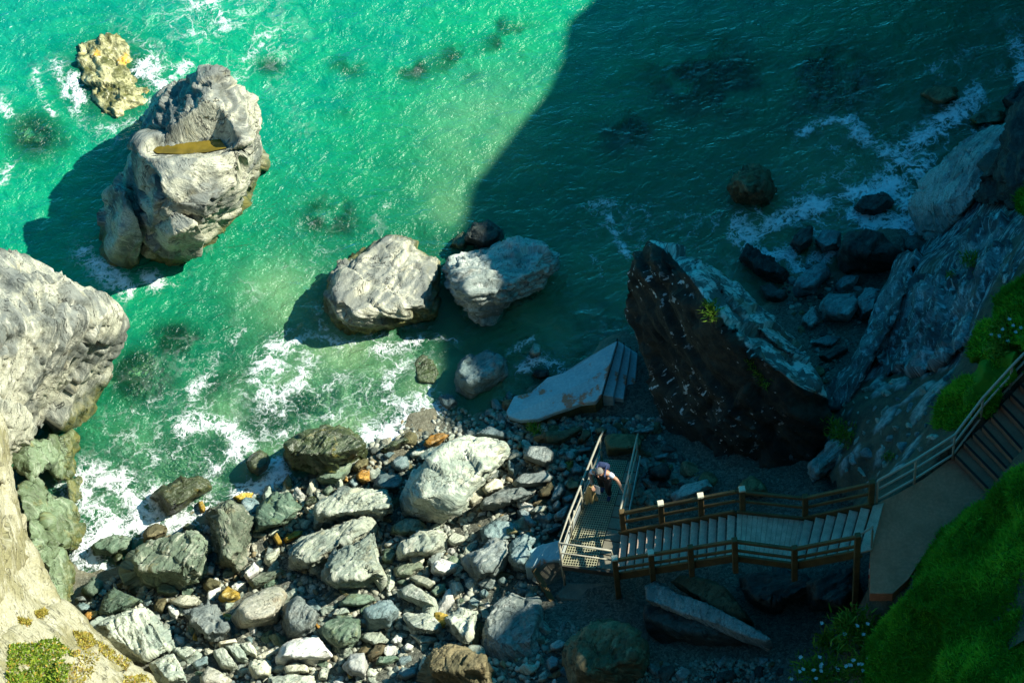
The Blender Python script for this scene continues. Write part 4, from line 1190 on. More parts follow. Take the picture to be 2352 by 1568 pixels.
B('2',[(1118,1292),(1200,1228),(1242,1272),(1155,1334)],'white','pair stone of white quartz, lower left one',h=.3,name='stone',cat='stone')
B('2',[(1200,1240),(1240,1208),(1278,1232),(1270,1270),(1240,1280)],'white','rounded white quartz pebble beside the dark green stone',h=.25,rough=.4,name='cobble',cat='cobble')
B('2',[(2055,762),(2180,648),(2262,680),(2274,762),(2100,834)],'cream','larger cream cobble tucked under the right of the biggest pale boulder',h=.6,rough=.4,name='cobble',cat='cobble')
B('2',[(1928,862),(2010,783),(2082,842),(1970,944)],'cream','smaller cream cobble under the biggest pale boulder',h=.4,rough=.4,name='cobble',cat='cobble')
B('5',[(105,1120),(200,1018),(420,918),(640,888),(745,970),(640,1044),(300,1155),(115,1185)],'grey','long dark boulder with a sunlit speckled top at the shade line',h=.9,front=.35,ref='long dark speckled boulder',ts=.95)
B('2',[(858,622),(910,568),(1004,590),(1004,682),(940,714),(868,684)],'ochre','yellow stone with a white face beside the olive boulder',h=.45,ref='yellow white faced stone',name='stone',cat='stone')
B('2',[(1013,742),(1080,628),(1260,628),(1314,700),(1284,784),(1100,784)],'blue','blue green boulder in the shadow of the biggest pale one',h=.7,ref='blue green boulder')
B('2',[(1188,522),(1260,438),(1354,438),(1374,560),(1290,604),(1200,564)],'blue','rounded blue grey cobble above the blue green boulder',h=.55,rough=.4,name='cobble',cat='cobble')
B('2',[(1498,342),(1560,238),(1700,228),(1764,240),(1650,324),(1540,374)],'ochre','ochre weedy rock at the top left shoulder of the biggest pale boulder',h=.6)
B('2',[(1078,402),(1180,318),(1340,258),(1374,290),(1260,374),(1120,424)],'olive','olive slab rock with amber edge in the wash',h=.45)
B('2',[(1368,424),(1460,368),(1524,390),(1460,454),(1390,464)],'pale','pale stone between ochre weedy rock and blue cobble',h=.35,name='cobble',cat='cobble')
B('2',[(155,1240),(240,1168),(352,1158),(332,1212),(180,1284)],'ochre','amber flat stone under the smooth green grained boulder',h=.35,name='stone',cat='stone')
B('2',[(58,1212),(100,1168),(164,1292),(110,1314)],'ochre','upright amber stone left of the flat amber one',h=.35,name='stone',cat='stone')
B('2',[(638,772),(760,718),(834,760),(700,824)],'grey','grey flat stone just behind the flat topped pale block',h=.35,name='stone',cat='stone')
B('2',[(528,782),(620,718),(652,770),(580,844)],'green','green stone behind the left of the flat topped block',h=.35,name='stone',cat='stone')
B('2',[(788,692),(830,648),(894,720),(840,764)],'blue','light blue stone below the yellow white faced one',h=.3,name='stone',cat='stone')
B('2',[(738,680),(774,638),(788,704)],'ochre','small rust coloured chip of stone beside the green slab stone',h=.2,name='stone',cat='stone')
B('2',[(1108,432),(1180,398),(1234,410),(1164,484)],'blue','teal stone with a wet shine beside the olive slab rock',h=.3,name='stone',cat='stone')
B('2',[(983,400),(1020,348),(1062,380),(1052,434),(1000,454)],'dark','dark round pebble at the right tip of the olive boulder',h=.3,rough=.3,name='cobble',cat='cobble')
B('2',[(348,932),(400,838),(484,838),(484,892),(380,944)],'olive','olive stone right of the smooth green grained boulder',h=.35,name='stone',cat='stone')
B('2',[(818,560),(880,478),(974,468),(974,542),(870,604)],'brown','brown grey stone between olive boulder and yellow stone',h=.4,name='stone',cat='stone')
B('2',[(160,700),(210,610),(255,680),(250,780),(190,790)],'brown','wet brown cobble in the foam left of the green slab stone',h=.35,name='cobble',cat='cobble')
# --- lower beach
B('4',[(2058,1280),(2090,1000),(2190,778),(2352,698),(2600,756),(2644,1000),(2560,1384),(2250,1424)],'grey','huge dark grey slab boulder standing in shade at lower centre',h=.55,front=.3,ref='huge dark grey slab',ts=.85,sub=6,strata=.8)
B('4',[(1518,1580),(1558,1298),(1740,1198),(1880,1258),(2124,1390),(2134,1640),(1560,1660)],'brown','rough brown boulder half lit at the bottom edge',h=1.4,front=.45,ref='rough brown boulder',rough=1.3,sub=6,ts=.9)
B('4',[(1688,952),(1880,858),(2034,880),(1984,1032),(1964,1192),(1880,1224),(1800,1024)],'pale','sunlit split slab leaning on the huge dark grey one',h=1.0,ref='sunlit split slab',strata=1.2)
B('4',[(1278,902),(1560,898),(1684,1020),(1684,1102),(1600,1124),(1400,1084)],'pale','pale bluish slab with its left end in deep shadow',h=.7,front=.25,ref='pale bluish slab')
B('4',[(928,922),(1080,778),(1200,768),(1264,880),(1194,940),(1184,1044),(980,1074),(940,994)],'blue','grey topped block with a tan sunlit front',h=.9,front=.38,ref='grey topped block',ts=.96,soft=40,strata=.4)
B('4',[(488,1060),(640,948),(800,918),(914,960),(894,1184),(720,1274),(560,1174)],'green','grey green boulder left of the grey topped block',h=.95,ref='grey green boulder')
B('4',[(163,1010),(210,848),(300,748),(430,828),(514,900),(484,1010),(440,1114),(190,1174)],'grey','tall grey ridged boulder right of the large cream one',h=1.1,ref='tall grey ridged boulder',strata=1.6)
B('4',[(83,1332),(130,1218),(300,1148),(480,1118),(654,1320),(560,1384),(400,1314),(100,1384)],'white','long white boulder lying below the tall grey one',h=.85,ref='long white boulder',strata=.8)
B('4',[(728,1392),(800,1288),(940,1276),(964,1380),(952,1544),(800,1494)],'white','bright white square block near the bottom edge',h=.8,front=.3,ref='bright white block')
B('4',[(678,802),(800,708),(1000,718),(1064,780),(950,844),(720,854)],'green','pale green flat stone under the big triangular slab',h=.5,name='stone',cat='stone')
B('4',[(1248,682),(1380,618),(1520,688),(1644,884),(1500,844),(1300,754)],'pale','long pale pointed stone left of the blue pebbles',h=.6)
B('4',[(1578,422),(1680,366),(1834,430),(1824,502),(1700,564),(1590,504)],'white','white stone half crossed by shade right of the striped boulder',h=.6,name='stone',cat='stone')
B('4',[(1898,402),(2090,270),(2180,178),(2304,190),(2352,330),(2204,604),(2020,614),(1980,540)],'grey','shaded grey boulder with one sunlit sliver of edge',h=1.2,ref='shaded grey boulder',strata=1.0)
B('4',[(1358,562),(1450,528),(1560,558),(1634,620),(1560,684),(1460,624)],'cream','cream wedge stone above the long pointed one',h=.45,name='stone',cat='stone')
B('4',[(1218,472),(1300,418),(1480,408),(1504,460),(1380,564),(1230,564)],'streaky','split striped stones below the railing shadow boulder',h=.45,strata=1.8,name='stone',cat='stone')
B('4',[(1100,400),(1130,300),(1220,270),(1250,330),(1210,420),(1140,440)],'green','green stone right of the top of the big triangular slab',h=.45,name='stone',cat='stone')
B('4',[(898,1152),(960,1078),(1100,1078),(1174,1140),(1174,1204),(1040,1224)],'pale','pale flat stone under the grey topped block',h=.4,name='stone',cat='stone')
B('4',[(958,1332),(1040,1198),(1144,1198),(1104,1300),(1000,1374)],'brown','brownish stone right of the bright white block',h=.4,name='stone',cat='stone')
B('4',[(1038,1392),(1080,1318),(1230,1298),(1274,1330),(1160,1404)],'green','flat greenish stone with an ochre tip by the bottom',h=.35,name='stone',cat='stone')
B('4',[(1308,1222),(1350,1178),(1414,1210),(1392,1264),(1330,1274)],'white','round white pebble below the pale bluish slab',h=.28,rough=.2,strata=0,cracks=0,name='cobble',cat='cobble')
B('4',[(1188,1172),(1250,1098),(1314,1120),(1290,1184),(1230,1224)],'white','notched white stone under the dark end of the bluish slab',h=.35,name='stone',cat='stone')
B('4',[(158,1422),(280,1358),(390,1398),(424,1480),(180,1494)],'cream','cream stone just below the long white boulder',h=.45,name='stone',cat='stone')
B('4',[(0,1522),(230,1488),(460,1498),(474,1620),(0,1620)],'pale','pale slab cut off by the bottom edge under the cream stone',h=.5)
B('4',[(498,1492),(530,1408),(604,1430),(584,1554),(500,1554)],'pale','upright pale brick like stone left of the white block',h=.35,name='stone',cat='stone')
B('4',[(608,942),(660,858),(780,838),(804,900),(700,944)],'pale','pale stone behind the grey green boulder',h=.35,name='stone',cat='stone')
B('4',[(1238,1502),(1300,1418),(1444,1408),(1444,1492),(1310,1544)],'blue','blue grey slab stone left of the rough brown boulder',h=.4,name='stone',cat='stone')
B('4',[(1358,1092),(1500,1108),(1644,1130),(1634,1184),(1480,1204)],'pale','thin pale stone under the bluish slab',h=.3,name='stone',cat='stone')
B('4',[(1928,782),(1980,743),(2054,790),(2022,854),(1960,844)],'blue','bright blue round pebble, the leftmost of three',h=.3,rough=.2,strata=0,cracks=0,name='cobble',cat='cobble')
B('4',[(2208,582),(2270,543),(2318,590),(2292,644),(2230,634)],'blue','blue round pebble beside the shaded grey boulder, uppermost of three',h=.3,rough=.2,strata=0,cracks=0,name='cobble',cat='cobble')
B('4',[(2038,692),(2090,658),(2134,710),(2102,759),(2050,744)],'blue','grey round pebble between two blue ones',h=.28,rough=.2,strata=0,cracks=0,name='cobble',cat='cobble')
B('4',[(1565,700),(1640,620),(1710,615),(1720,680),(1620,770)],'green','dark green oblong stone left of the grey round pebble',h=.4,name='cobble',cat='cobble')
# --- shaded rubble beside the gangway
B('5',[(585,560),(660,418),(880,418),(984,500),(974,604),(860,664),(700,614)],'grey','large rounded boulder in shade above the gangway foot',h=.8,rough=.5,strata=.4,ref='large rounded shaded boulder')
B('5',[(458,852),(560,758),(860,698),(964,760),(934,844),(700,904),(500,894)],'grey','long smooth shaded boulder below the large rounded one',h=.65,rough=.5,ref='long smooth shaded boulder')
B('5',[(758,952),(920,828),(954,880),(904,1014),(800,1034)],'brown','brown cone shaped stone below the long smooth boulder',h=.5)
B('5',[(958,902),(1030,848),(1084,920),(1004,1054),(910,1084)],'blue','tall bluish stone right of the brown cone',h=.5,name='stone',cat='stone')
B('5',[(1078,882),(1120,808),(1244,820),(1244,904),(1120,944)],'brown','brown cobble left of the gangway rail at mid height',h=.45,rough=.5,name='cobble',cat='cobble')
B('5',[(1038,1012),(1180,958),(1184,1034),(1120,1084),(1060,1064)],'blue','grey cobble touching the gangway under the brown one',h=.4,rough=.4,name='cobble',cat='cobble')
B('5',[(928,1102),(1000,1028),(1034,1080),(1004,1174),(940,1164)],'grey','upright grey cobble left of the gangway',h=.4,rough=.4,name='cobble',cat='cobble')
B('5',[(948,1232),(1060,1118),(1134,1088),(1104,1204),(1060,1284),(960,1284)],'grey','broad dark stone against the lower gangway rail',h=.5)
B('5',[(658,1192),(760,1098),(884,1098),(844,1164),(760,1204)],'pale','pale pointed stone catching blue light in the shade',h=.35,name='stone',cat='stone')
B('5',[(518,1152),(620,1138),(684,1270),(754,1354),(690,1364),(600,1284)],'blue','diagonal grey bar of stone in the shaded rubble',h=.4)
B('5',[(308,1402),(380,1288),(484,1350),(554,1430),(430,1484),(330,1464)],'brown','brown angular boulder above the pale blue wedge',h=.6)
B('5',[(258,1262),(420,1198),(474,1270),(300,1334)],'grey','grey slab stone under the long dark speckled boulder',h=.4,name='stone',cat='stone')
for o_, lab_ in (([(1088,480),(1160,458),(1204,530),(1160,604),(1090,574)],'round cobble touching the right of the large rounded boulder'),
                 ([(998,650),(1060,598),(1114,640),(1080,704),(1010,694)],'round cobble below right of the large rounded boulder'),
                 ([(998,490),(1050,458),(1084,490),(1050,544),(1000,534)],'small round cobble at the upper right of the large rounded boulder'),
                 ([(1038,740),(1090,688),(1144,720),(1120,774),(1060,779)],'round cobble left of the gangway by the long smooth boulder'),
                 ([(1200,560),(1240,520),(1282,540),(1270,600),(1215,610)],'brown round cobble just left of the gangway rail head')):
    B('5', o_, 'grey', lab_, h=.35, rough=.25, strata=.1, cracks=0, name='cobble', cat='cobble')
B('5',[(1213,482),(1270,428),(1404,418),(1384,474),(1250,504)],'blue','flat slate leaning by the head of the gangway rail',h=.3,name='stone',cat='stone')
B('5',[(1218,382),(1280,238),(1354,228),(1384,300),(1300,394)],'brown','upright brown stone above the flat slate',h=.5,name='stone',cat='stone')
B('5',[(1528,312),(1620,268),(1900,288),(1964,360),(1954,464),(1800,534),(1560,534)],'brown','big squared brown block lying across the lower end of the gangway',h=.75,front=.3,rough=.3,strata=.2,cracks=.3,ref='squared block at the gangway foot',ts=.95,soft=40)
B('5',[(1148,702),(1200,598),(1294,680),(1284,744),(1160,764)],'blue','split grey stone beside the upper gangway rail',h=.4,name='stone',cat='stone')
B('5',[(518,442),(570,356),(592,420),(542,484)],'brown','small pointed stone between two boulders at the shade line',h=.3,name='stone',cat='stone')
B('5',[(408,602),(430,568),(514,640),(494,774),(430,724)],'blue','half lit cobble at the right edge of the biggest pale boulder',h=.4,rough=.4,name='cobble',cat='cobble')
B('5',[(718,312),(1000,278),(1280,176),(1294,240),(1050,404),(760,384)],'brown','long brown slab rock under the edge of the slipway',h=.5)
B('5',[(1428,232),(1500,188),(1564,230),(1544,284),(1450,294)],'brown','round brown boulder between slipway and squared block',h=.45,rough=.4)
B('5',[(838,1242),(890,1178),(954,1250),(904,1314),(850,1294)],'grey','grey rounded stone low in the rubble left of the gangway',h=.35,name='stone',cat='stone')
B('5',[(858,1402),(1020,1328),(1034,1384),(904,1444)],'dark','dark slate stone by the lower left gangway corner',h=.3,name='stone',cat='stone')
B('5',[(2028,702),(2200,598),(2304,700),(2254,834),(2060,804)],'dark','dark boulder right of the gangway under the leaning slab',h=.6)
B('5',[(2098,542),(2270,488),(2272,554),(2130,584)],'blue','flat grey stone between gangway and leaning slab',h=.3,name='stone',cat='stone')
B('5',[(1840,260),(1950,215),(2110,200),(2100,250),(1960,290)],'grey','long flat grey stone behind the squared block',h=.35,name='stone',cat='stone')
B('O',[(1160,1285),(1172,1245),(1205,1222),(1228,1240),(1222,1290),(1205,1318),(1180,1310)],'blue','pale blue wedge boulder leaning on the concrete block',h=.9,ref='pale blue wedge boulder',rough=1.2)
B('O',[(1300,1480),(1335,1440),(1400,1425),(1450,1430),(1490,1480),(1480,1540),(1400,1600),(1310,1600)],'brown','big dark brown boulder under the landing with a white splash',h=1.5,front=.3,ref='big dark brown boulder',sub=6)
B('O',[(1255,1515),(1268,1505),(1285,1512),(1282,1535),(1262,1545)],'blue','blue grey cobble left of the big dark brown boulder',h=.35,rough=.3,name='cobble',cat='cobble')
B('O',[(1262,1480),(1285,1468),(1305,1475),(1290,1495),(1265,1495)],'grey','grey stone in the dark gap above the blue grey cobble',h=.3,name='cobble',cat='cobble')
B('O',[(1540,1140),(1570,1115),(1625,1100),(1640,1120),(1600,1140),(1550,1160)],'slab','pale flat rock behind the staircase rail under the leaning slab',h=.5)
B('O',[(1690,1120),(1725,1090),(1760,1115),(1770,1140),(1700,1140)],'brown','pointed rock behind the staircase landing',h=.7)
B('O',[(1855,1080),(1905,1010),(1950,1010),(1930,1060),(1870,1110)],'slab','striped rock splinter between leaning slab and cobbled bank',h=.8,strata=1.8)
B('O',[(1100,1215),(1140,1190),(1190,1205),(1185,1240),(1140,1260),(1108,1245)],'blue','grey boulder between railing shadow boulder and pale blue wedge',h=.6)
# ------------------------------------------------------------------ built things: materials
def simple_mat(name, ca, cb, scale=3, stretch=(1, 1, 1), rough=.75, spec=.3, stain=None, metallic=0.0, bump=.4, stain_at=(.55, .68)):
    t = NT(name)
    P = t.n('TexCoord').outputs['Object']
    v = t.mapv(P, stretch)
    n = t.noise(v, scale, 5, .65)
    c = t.mix(t.ramp(n, .35, .65), ca, cb)
    c = t.mix(t.ramp(t.noise(P, scale * 9, 3, .7), .35, .7, .35, 0), c, tuple(x * .5 for x in cb))
    if stain:
        c = t.mix(t.ramp(t.noise(P, scale * .8, 5, .65), *stain_at), c, stain)
    t.pbr(c, rough, spec, t.bump(t.math('ADD', n, t.noise(P, scale * 8, 4, .7)), bump, .03), metallic)
    return t.m
M['concrete'] = simple_mat('weathered concrete', (.36, .50, .50), (.28, .42, .43), 1.6, stain=(.40, .16, .09), stain_at=(.57, .63))
M['old_concrete'] = simple_mat('old concrete', (.20, .18, .13), (.12, .11, .08), 2.0)
M['slip_side'] = simple_mat('weedy concrete side', (.07, .07, .035), (.14, .13, .05), 3.0, bump=1.0)
M['timber'] = simple_mat('dark timber', (.13, .085, .028), (.085, .055, .02), 4, (1, 1, 1))
M['tread'] = simple_mat('grey timber tread', (.62, .43, .32), (.42, .30, .22), 4)
M['cap'] = simple_mat('pale post cap', (.62, .60, .45), (.5, .48, .36), 6)
M['galv'] = simple_mat('galvanised steel', (.42, .38, .27), (.32, .30, .24), 5, rough=.5, spec=.5)
M['grate'] = simple_mat('steel grating', (.42, .40, .26), (.34, .32, .20), 5, rough=.6)
M['rust'] = simple_mat('dark steel', (.08, .07, .05), (.05, .045, .035), 5, rough=.7)
M['path'] = simple_mat('brown gravel path', (.60, .20, .11), (.46, .16, .085), 1.6, rough=.95, bump=.5)
M['step'] = simple_mat('path step', (.34, .17, .10), (.26, .13, .08), 3, rough=.95)
M['riser'] = simple_mat('timber riser', (.018, .016, .012), (.012, .011, .009), 3)
M['kick'] = simple_mat('pale kick plate', (.48, .50, .46), (.38, .41, .38), 4)
M['red'] = simple_mat('red tape', (.55, .03, .04), (.48, .02, .03), 5)
M['whitep'] = simple_mat('white tape', (.7, .7, .7), (.6, .6, .6), 5)

def prism(name, top, th, mat, parent=None, bevel=.02, sub=0):
    """solid with the given top outline [(px, py, z)] and thickness"""
    T = [at(*p) for p in top]
    c = sum(T, Vector()) / len(T)
    m = MB(c)
    n = len(T)
    m.add(T + [p - Vector((0, 0, th)) for p in T], [tuple(range(n)), tuple(range(2 * n - 1, n - 1, -1))] + [(i, (i + 1) % n, n + (i + 1) % n, n + i) for i in range(n)])
    o = m.build(name, mat, None, bevel=bevel)
    if parent is not None:
        o.parent = parent
        o.location = c - parent.location
    return o

def place(mb, name, mat, root, **kw):
    """mesh of a thing whose root empty stands at root.location"""
    mb2 = mb
    o = mb2.build(name, mat, None, **kw)
    o.parent = root
    o.location = mb.o - root.location
    return o

def lerp(a, b, t):
    return a + (b - a) * t

# ------------------------------------------------------------------ slipway with steps
sroot = empty('slipway', at(1300, 930, 0), 'broken blue grey concrete slipway with a flight of steps at its right end', 'slipway')
sp = opx('7', [(925,800),(1000,650),(1160,615),(1320,472),(1480,425),(1620,330),(1850,195),(1990,120),(1900,420),(1838,632),(1780,705),(1640,720),(1530,762),(1380,812),(1230,872),(1060,882),(950,850)])
sz_ = [.62,.58,.6,.7,.78,.9,1.05,1.15,1.25,1.35,1.25,1.1,1.0,.9,.8,.72,.66]
prism('deck', [(x, y, z) for (x, y), z in zip(sp, sz_)], .16, M['concrete'], sroot)
under = opx('7', [(930,806),(1003,658),(1162,622),(1324,480),(1484,432),(1622,338),(1850,205),(1980,135),(1900,424),(1834,630),(1776,700),(1638,718),(1528,760),(1378,810),(1230,869),(1062,879),(954,848)])
prism('foundation', [(x, y, z - .165) for (x, y), z in zip(under, sz_)], 1.1, M['slip_side'], sroot, bevel=0)
for seam in ([(1495,440),(1650,715)], [(1455,560),(1548,752)]):
    (xa, ya), (xb, yb) = opx('7', seam)
    m = MB(at(xa, ya, .5))
    m.beam(at(xa, ya, .445), at(xb, yb, .80), .035, .03)
    place(m, 'joint', M['rust'], sroot)
for k in range(4):
    a0 = opx('7', [(1990 + 62 * k, 122 + 40 * k), (1842 + 98 * k, 640 + 20 * k)])
    a1 = opx('7', [(1990 + 62 * (k + 1) + 6, 122 + 40 * (k + 1)), (1842 + 98 * (k + 1) + 8, 640 + 20 * (k + 1))])
    z = 1.2 - .25 * (k + 1)
    q = [(*a0[0], z - .08), (*a1[0], z - .08), (*a1[1], z + .06), (*a0[1], z + .06)]
    prism('step', q, .9, M['concrete'] if k < 3 else M['old_concrete'], sroot, bevel=.015)
    m = MB(at(*a0[0], z))
    m.beam(at(*a0[0], z + .03), at(*a0[1], z + .17), .03, .2)
    place(m, 'riser', M['riser'], sroot)
KEYS.append([(1160,960),(1200,900),(1418,780),(1500,800),(1500,920),(1400,930),(1200,1000)])

# concrete block and footing beside the landing
blk = prism('concrete_block', [(1205,1268,2.0),(1240,1250,2.05),(1288,1238,2.1),(1292,1284,2.1),(1252,1290,2.0),(1228,1302,1.95),(1206,1302,1.95)], 1.0, M['concrete'], bevel=.03)
tag(blk, 'blue topped concrete block against the gangway landing', 'concrete block')
wl = prism('concrete_wall', [(1229,1303,1.93),(1252,1292,1.98),(1290,1286,2.0),(1300,1330,1.4),(1300,1395,1.0),(1284,1400,.9)], .8, M['old_concrete'], bevel=.02)
tag(wl, 'sloping tan concrete wall under the blue topped block', 'wall')
m = MB(at(1228, 1304, 2.0))
m.beam(at(1227, 1306, 1.98), at(1290, 1420, 1.35), .13, .16)
bm_ = m.build('timber_beam', M['timber'])
tag(bm_, 'slanting brown timber beam down the side of the concrete wall', 'beam')
ft = prism('concrete_footing', [(1275,1365,1.75),(1303,1336,1.8),(1412,1338,1.8),(1420,1384,1.75),(1345,1384,1.7),(1285,1376,1.7)], .6, M['old_concrete'], bevel=.04)
tag(ft, 'dark concrete footing slab under the gangway landing', 'footing')
KEYS.append([(1205,1268),(1290,1238),(1420,1330),(1420,1390),(1290,1400)])

# ------------------------------------------------------------------ gangway
ZL, ZT = 2.75, 1.45
groot = empty('gangway', at(1390, 1180, 1.0), 'steel gangway with grated deck and pipe rails leading down to the beach', 'gangway')
gl0, gl1, gl2 = at(1291, 1296, ZL), at(1313, 1232, ZL), at(1383, 1056, ZT)
gr0, gr1, gr2 = at(1368, 1303, ZL), at(1385, 1240, ZL), at(1440, 1058, ZT)
sr0, sr1, sr2 = at(1413, 1312, ZL), at(1428, 1246, ZL), at(1466, 1058, ZT)
def grating(name, A, B_, C, D, nu, nv):
    m = MB(A)
    for i in range(nu + 1):
        s = i / nu
        m.beam(lerp(A, B_, s), lerp(D, C, s), .012, .03)
    for j in range(nv + 1):
        s = j / nv
        m.beam(lerp(A, D, s) - Vector((0, 0, .003)), lerp(B_, C, s) - Vector((0, 0, .003)), .016, .022)
    place(m, name, M['grate'], groot)
grating('landing_grating', gl0, gr0, gr1, gl1, 13, 11)
grating('ramp_grating', gl1, gr1, gr2, gl2, 13, 36)
for k in range(9):
    a, b = k / 9, (k + .94) / 9
    def sidept(L0, L1, L2, t):
        return lerp(L0, L1, t / .22) if t < .22 else lerp(L1, L2, (t - .22) / .78)
    dz_ = Vector((0, 0, .012))
    q = [sidept(gr0, gr1, gr2, a) + Vector((.03, 0, 0)), sidept(sr0, sr1, sr2, a), sidept(sr0, sr1, sr2, b), sidept(gr0, gr1, gr2, b) + Vector((.03, 0, 0))]
    m = MB(q[0])
    m.hexa([p - Vector((0, 0, .12)) for p in q], [p + dz_ for p in q])
    place(m, 'side_slab', M['old_concrete'], groot, bevel=.01)
m = MB(gl0)
for pts in ((gl0, gl1, gl2), (sr0, sr1, sr2)):
    off = Vector((0, 0, -.14))
    for p, q in zip(pts[:-1], pts[1:]):
        m.beam(p + off, q + off, .07, .2)
m.beam(gl0 + Vector((0, 0, -.11)), sr0 + Vector((0, 0, -.11)), .07, .2)
for s in (0, .5, 1):
    p = lerp(gl1, gl2, s); q = lerp(sr1, sr2, s)
    m.beam(p + Vector((0, 0, -.2)), q + Vector((0, 0, -.2)), .06, .1)
place(m, 'frame', M['rust'], groot)
UP = Vector((0, 0, 1))
GZL, GZR = 1.06, 1.0
m = MB(gl0)
m.tube([gl2 + UP * .98 + (gl2 - gl1).normalized() * .35, gl2 + UP * GZL, gl1 + UP * GZL, gl0 + UP * GZL, lerp(gl0, sr0, .97) + UP * GZL + Vector((0, -.02, 0)), lerp(gl0, sr0, .99) + UP * .62], .027)
place(m, 'handrail', M['galv'], groot, smooth=True)
m = MB(gl0)
m.tube([gl2 + UP * .55, gl1 + UP * .58, gl0 + UP * .58, lerp(gl0, sr0, .97) + UP * .56], .022)
place(m, 'mid_rail', M['galv'], groot, smooth=True)
m = MB(sr1)
m.tube([sr2 + UP * .95 + (sr2 - sr1).normalized() * .3, sr2 + UP * GZR, sr1 + UP * GZR + Vector((.05, .28, 0))], .026)
place(m, 'handrail', M['galv'], groot, smooth=True)
m = MB(sr1)
m.tube([sr2 + UP * .55, sr1 + UP * .55 + Vector((.05, .28, 0))], .022)
place(m, 'mid_rail', M['galv'], groot, smooth=True)
for L1, L2, ts_ in ((gl1, gl2, (0, .36, .7, 1)), (sr1, sr2, (.12, .5, 1))):
    for s in ts_:
        p = lerp(L1, L2, s)
        m = MB(p)
        m.tube([p - UP * .2, p + UP * 1.04], .024)
        place(m, 'post', M['galv'], groot, smooth=True)
for p in (gl0,):
    m = MB(p)
    m.tube([p - UP * 1.2, p + UP * GZL], .03)
    place(m, 'post', M['galv'], groot, smooth=True)
for L1, L2, sgn in ((gl0, gl1, -1), (gl1, gl2, -1), (sr1, sr2, 1)):
    m = MB(L1)
    w = Vector((sgn * .05, 0, 0))
    a, b = L1 + w, L2 + w
    if sgn > 0:
        a = lerp(a, b, .12)
    m.beam(a + UP * .10, b + UP * .10, .02, .2)
    place(m, 'kick_plate', M['kick'], groot)
for L1, L2, s in ((gl1, gl2, .02), (gl1, gl2, .38), (sr1, sr2, .52)):
    m = MB(L1)
    p = lerp(L1, L2, s)
    d = (L2 - L1).normalized()
    m.tube([p + UP * .15, p + d * .38 + UP * .75], .018)
    place(m, 'brace', M['galv'], groot, smooth=True)
KEYS.append([(1283,1250),(1376,1000),(1480,1035),(1415,1320),(1290,1310)])

# ------------------------------------------------------------------ wooden staircase
wroot = empty('staircase', at(1700, 1260, 1.5), 'dark timber staircase of two flights and a landing climbing to the path', 'staircase')
FR = [(1417,1321,2.85),(1689,1279,5.15),(1825,1297,5.15),(1973,1269,6.5)]
BK = [(1427,1226,2.85),(1693,1177,5.15),(1849,1193,5.15),(2005,1160,6.5)]
fr_p = [at(*p) for p in FR]
bk_p = [at(*p) for p in BK]
def flight(a0, a1, b0, b1, n):
    for k in range(n):
        s0, s1 = k / n, (k + .80) / n
        rise = Vector((0, 0, (a1.z - a0.z) / n))
        def q(A, B_, s, kk):
            p = lerp(A, B_, s)
            return Vector((p.x, p.y, A.z + (B_.z - A.z) * (kk + .5) / n))
        pts = [q(a0, a1, s0, k), q(a0, a1, min(s1, 1), k), q(b0, b1, min(s1, 1), k), q(b0, b1, s0, k)]
        ins_ = (pts[3] - pts[0]).normalized() * .05
        pts = [pts[0] + ins_, pts[1] + ins_, pts[2] - ins_, pts[3] - ins_]
        m = MB(pts[0])
        m.hexa([p - UP * .05 for p in pts], pts)
        place(m, 'tread', M['tread'], wroot, bevel=.008)
flight(fr_p[0], fr_p[1], bk_p[0], bk_p[1], 13)
flight(fr_p[2], fr_p[3], bk_p[2], bk_p[3], 6)
m = MB(fr_p[1])
n = 13
for k in range(n):
    a, b = (k + .04) / n, (k + .96) / n
    q = [lerp(fr_p[1], fr_p[2], a), lerp(fr_p[1], fr_p[2], b), lerp(bk_p[1], bk_p[2], b), lerp(bk_p[1], bk_p[2], a)]
    zz = UP * RNG.uniform(-.004, .004)
    m.hexa([p - UP * .04 + zz for p in q], [p + zz for p in q])
place(m, 'landing_deck', M['tread'], wroot)
m = MB(fr_p[3])
q = [fr_p[3], at(2001, 1262, 6.5), at(2030, 1154, 6.5), bk_p[3]]
m.hexa([p - UP * .06 for p in q], [p + UP * .004 for p in q])
place(m, 'top_board', M['tread'], wroot, bevel=.008)
for L in (fr_p, bk_p):
    for a, b in zip(L[:-1], L[1:]):
        m = MB(a)
        m.beam(a - UP * .03, b - UP * .03, .06, .26)
        place(m, 'stringer', M['timber'], wroot, bevel=.01)
def on(L, t):
    i = min(int(t), 2)
    return lerp(L[i], L[i + 1], t - i)
def posts(L, ts_, down, side, capped):
    out = []
    for i, t_ in enumerate(ts_):
        p = on(L, t_) + side
        m = MB(p)
        m.beam(p - UP * down[i], p + UP * .97, .13, .13, (1, 0, 0))
        po = place(m, 'post', M['timber'], wroot, bevel=.012)
        if capped[i]:
            m = MB(p + UP * .97)
            c0 = p + UP * .97
            m.hexa([c0 + Vector((x * .075, y * .075, .001)) for x, y in ((-1, -1), (1, -1), (1, 1), (-1, 1))], [c0 + Vector((x * .065, y * .065, .05)) for x, y in ((-1, -1), (1, -1), (1, 1), (-1, 1))])
            cp = m.build('cap', M['cap'])
            cp.parent = po
            cp.location = UP * .97
        out.append(p)
    return out
sd_f = (fr_p[1] - bk_p[1]).normalized() * .07
fpts = posts(FR and fr_p, (0.0, .31, .64, 1.0, 2.0, 2.97), (1.5, .4, .4, .55, .55, 3.3), sd_f, (1, 1, 0, 0, 0, 0))
bpts = posts(BK and bk_p, (0.02, .36, .70, 1.08, 2.0, 2.97), (1.4, 1.4, 1.6, 2.0, 2.0, 1.0), -sd_f, (0, 1, 1, 1, 0, 0))
